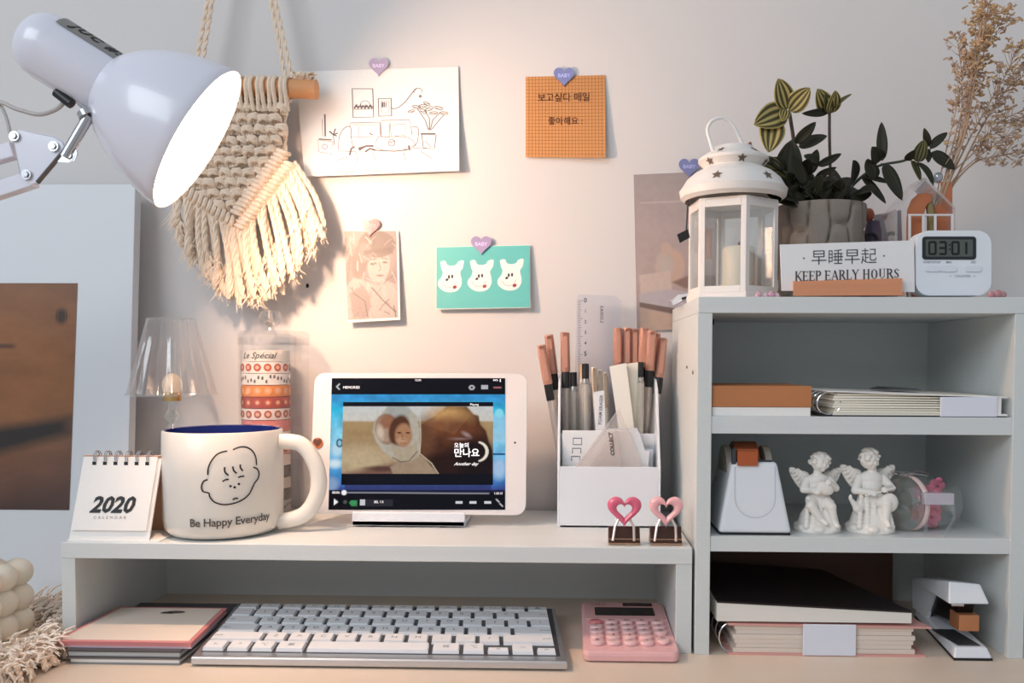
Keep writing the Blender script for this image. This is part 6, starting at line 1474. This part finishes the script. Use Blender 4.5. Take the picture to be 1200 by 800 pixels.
ah = root('acrylic_house', 'clear acrylic house-shaped frame between the plant pot and the timer', 'ornament', (at(1085, 300, Ya).x, Ya, UT))
out = [(1050, 360), (1118, 360), (1118, 243), (1084, 209), (1050, 246)]; inn = [(1053, 357), (1115, 357), (1115, 245), (1084, 214), (1053, 248)]
b = MB()
edges = [(0, 4), (4, 3), (3, 2), (2, 1)]
def zc_(p): q_ = at(*p, Ya); return Vector((q_.x, q_.y, max(q_.z, UT)))
for a, c in edges:
    p0, p1 = zc_(out[a]), zc_(out[c]); d = (p1-p0).normalized(); s_ = Vector((d.z, 0, -d.x))*.0011; y_ = Vector((0, .03, 0))
    b.hexa([p0-s_, p0+s_, p0+s_+y_, p0-s_+y_][::-1], [p1-s_, p1+s_, p1+s_+y_, p1-s_+y_][::-1])
b.build('acrylic_walls', clear('house_acrylic', '#f8f6f6', .10, .5, .08, .2, '#efe6e2'), ah)
b = MB()
for (x0_, x1_) in ((1066, 1082), (1096, 1116)):
    for x in (x0_, x1_): p0, p1 = zc_((x, 360)), zc_((x, 252)); b.tube([p0, p1], .0012, 8)
p0, p1 = zc_((1064, 252)), zc_((1117, 252)); b.tube([p0, p1], .0010, 8); b.build('clear_bars', mat('bar_white', '#eadfda', .25), ah)
MB().ell(tuple(at(1099, 208, Ya+.015)), (.0042, .004, .0048), 18, 12).build('glass_ball', clear('ball', '#cfd3da', .2, .6, .05, .35, '#b9c0cc'), ah)
dv = root('terracotta_vase', 'orange-brown arched holder inside the clear acrylic house', 'vase', (at(1090, 300, Ya+.015).x, Ya+.02, UT))
TC = mat('terracotta', '#bd7049', .7, noise=.08, scale=60)
arch = [(1062, 360)]+[(1062, 262)]+[(x, y) for x, y in [(1063, 246), (1068, 234), (1076, 227), (1086, 226), (1092, 228)]]+[(1092, 236), (1086, 240), (1083, 250), (1083, 360)]
def zz_(Yv): return lambda x, y: (lambda q_: (q_.x, q_.y, max(q_.z, UT)))(at(x, y, Yv))
MB().prism(arch, zz_(Ya+.006), zz_(Ya+.022)).build('arch', TC, dv, bev=.0006)
MB().prism([(1093, 360), (1116, 360), (1116, 213), (1102, 213), (1104, 238), (1093, 244)][::-1], zz_(Ya+.012), zz_(Ya+.026)).build('slotted_back', TC, dv, bev=.0006)
df = root('dried_flowers', 'tall spray of dried brown wildflowers rising out of the orange holder', 'dried flowers', tuple(at(1088, 300, Ya+.016)))
DS = mat('dry_stem', '#b6967a', .8); DS2 = mat('dry_bud', '#b29a8a', .85, noise=.2, scale=300); DS3 = mat('dry_tan', '#c4a37c', .85, noise=.2, scale=300)
random.seed(21); Yd_ = Ya+.014
b3 = MB(); bb2 = MB(); bb3 = MB()
main = [([(1091, 255), (1110, 205), (1132, 140), (1140, 80), (1150, 30), (1156, -20)], .0014), ([(1094, 258), (1112, 212), (1132, 150), (1148, 60), (1158, 10), (1170, -30)], .0012), ([(1090, 258), (1108, 210), (1125, 150), (1127, 90), (1122, 48)], .0008),
        ([(1096, 262), (1118, 214), (1150, 150), (1175, 110), (1198, 90), (1225, 70)], .0010), ([(1100, 262), (1115, 220), (1143, 190), (1170, 183), (1200, 176), (1230, 168)], .0010), ([(1098, 262), (1112, 215), (1135, 165), (1160, 120), (1180, 85), (1190, 60)], .0009),
        ([(1092, 260), (1108, 212), (1140, 180), (1165, 150), (1185, 135), (1215, 125)], .0008), ([(1092, 258), (1104, 220), (1130, 120), (1150, 70), (1162, 40), (1180, 20)], .0008), ([(1098, 260), (1118, 210), (1165, 170), (1195, 150), (1220, 140)], .0007), ([(1112, 300), (1097, 240), (1120, 130), (1133, 70)], .0007)]
def bud(x, y, Yv, s_, m):
    c = at(x, y, Yv)
    for q_ in range(3):
        a = random.uniform(0, 2*PI); e = random.uniform(-1, 1); dd = Vector((math.cos(a), math.sin(a)*.8, e)).normalized(); R = dd.to_track_quat('Z', 'Y').to_matrix()
        m.ell(c+dd*s_*.8, (s_*.42, s_*.42, s_), 5, 4, R=R)
for ln__, r in main:
    dY = random.uniform(-.008, .012); n_ = len(ln__)
    P_ = spline([at(x, y, Yd_+dY*(i/(n_-1))*2) for i, (x, y) in enumerate(ln__)], 8)
    MB().tube(P_, [r*(1-.6*i/len(P_)) for i in range(len(P_))], 6).build('stalk', DS, df)
    pp = spline([Vector((x, y, 0)) for x, y in ln__], 10)
    for i, q_ in enumerate(pp):
        if q_.y > 200 or i < len(pp)*.38: continue
        for s2 in range(2 if random.random() < .55 else 1):
            a = math.atan2(-(pp[min(i+1, len(pp)-1)].y-pp[i-1].y), pp[min(i+1, len(pp)-1)].x-pp[i-1].x)+random.choice((-1, 1))*random.uniform(.3, .9); L = random.uniform(6, 19); x1, y1 = q_.x+L*math.cos(a), q_.y-L*math.sin(a); dd = Yd_+dY*2*(i/len(pp))+random.uniform(-.008, .008)
            b3.tube([at(q_.x, q_.y, Yd_+dY*2*(i/len(pp))), at((q_.x+x1)/2, (q_.y+y1)/2+1, dd), at(x1, y1, dd)], [.0004, .0003, .00025], 4)
            for e_ in range(2): bud(x1+random.uniform(-4, 4), y1+random.uniform(-4, 4), dd, random.uniform(.0012, .0023), bb3 if q_.y < 90 and q_.x > 1135 or random.random() < .3 else bb2)
for q_ in range(120):  # dense plume at the top right
    t = random.random(); x = 1139+18*t+random.gauss(0, 6.5+3*t); y = 112-120*t+random.gauss(0, 6); bud(x, y, Yd_+.01+random.uniform(-.008, .01), random.uniform(.0014, .0024), bb3)
tag(b3.build('fine_twigs', DS, df), kind='stuff'); tag(bb2.build('dried_buds', DS2, df), kind='stuff'); tag(bb3.build('tan_plume', DS3, df), kind='stuff')
MB().tube(spline([at(1088, 300, Yd_-.004), at(1091, 268, Yd_-.004), at(1090, 245, Yd_-.004), at(1086, 232, Yd_-.004)]), .0032, 10).build('wrapped_stem_foot', mat('olive_wrap', '#8f7f58', .8, noise=.2, scale=200), df)
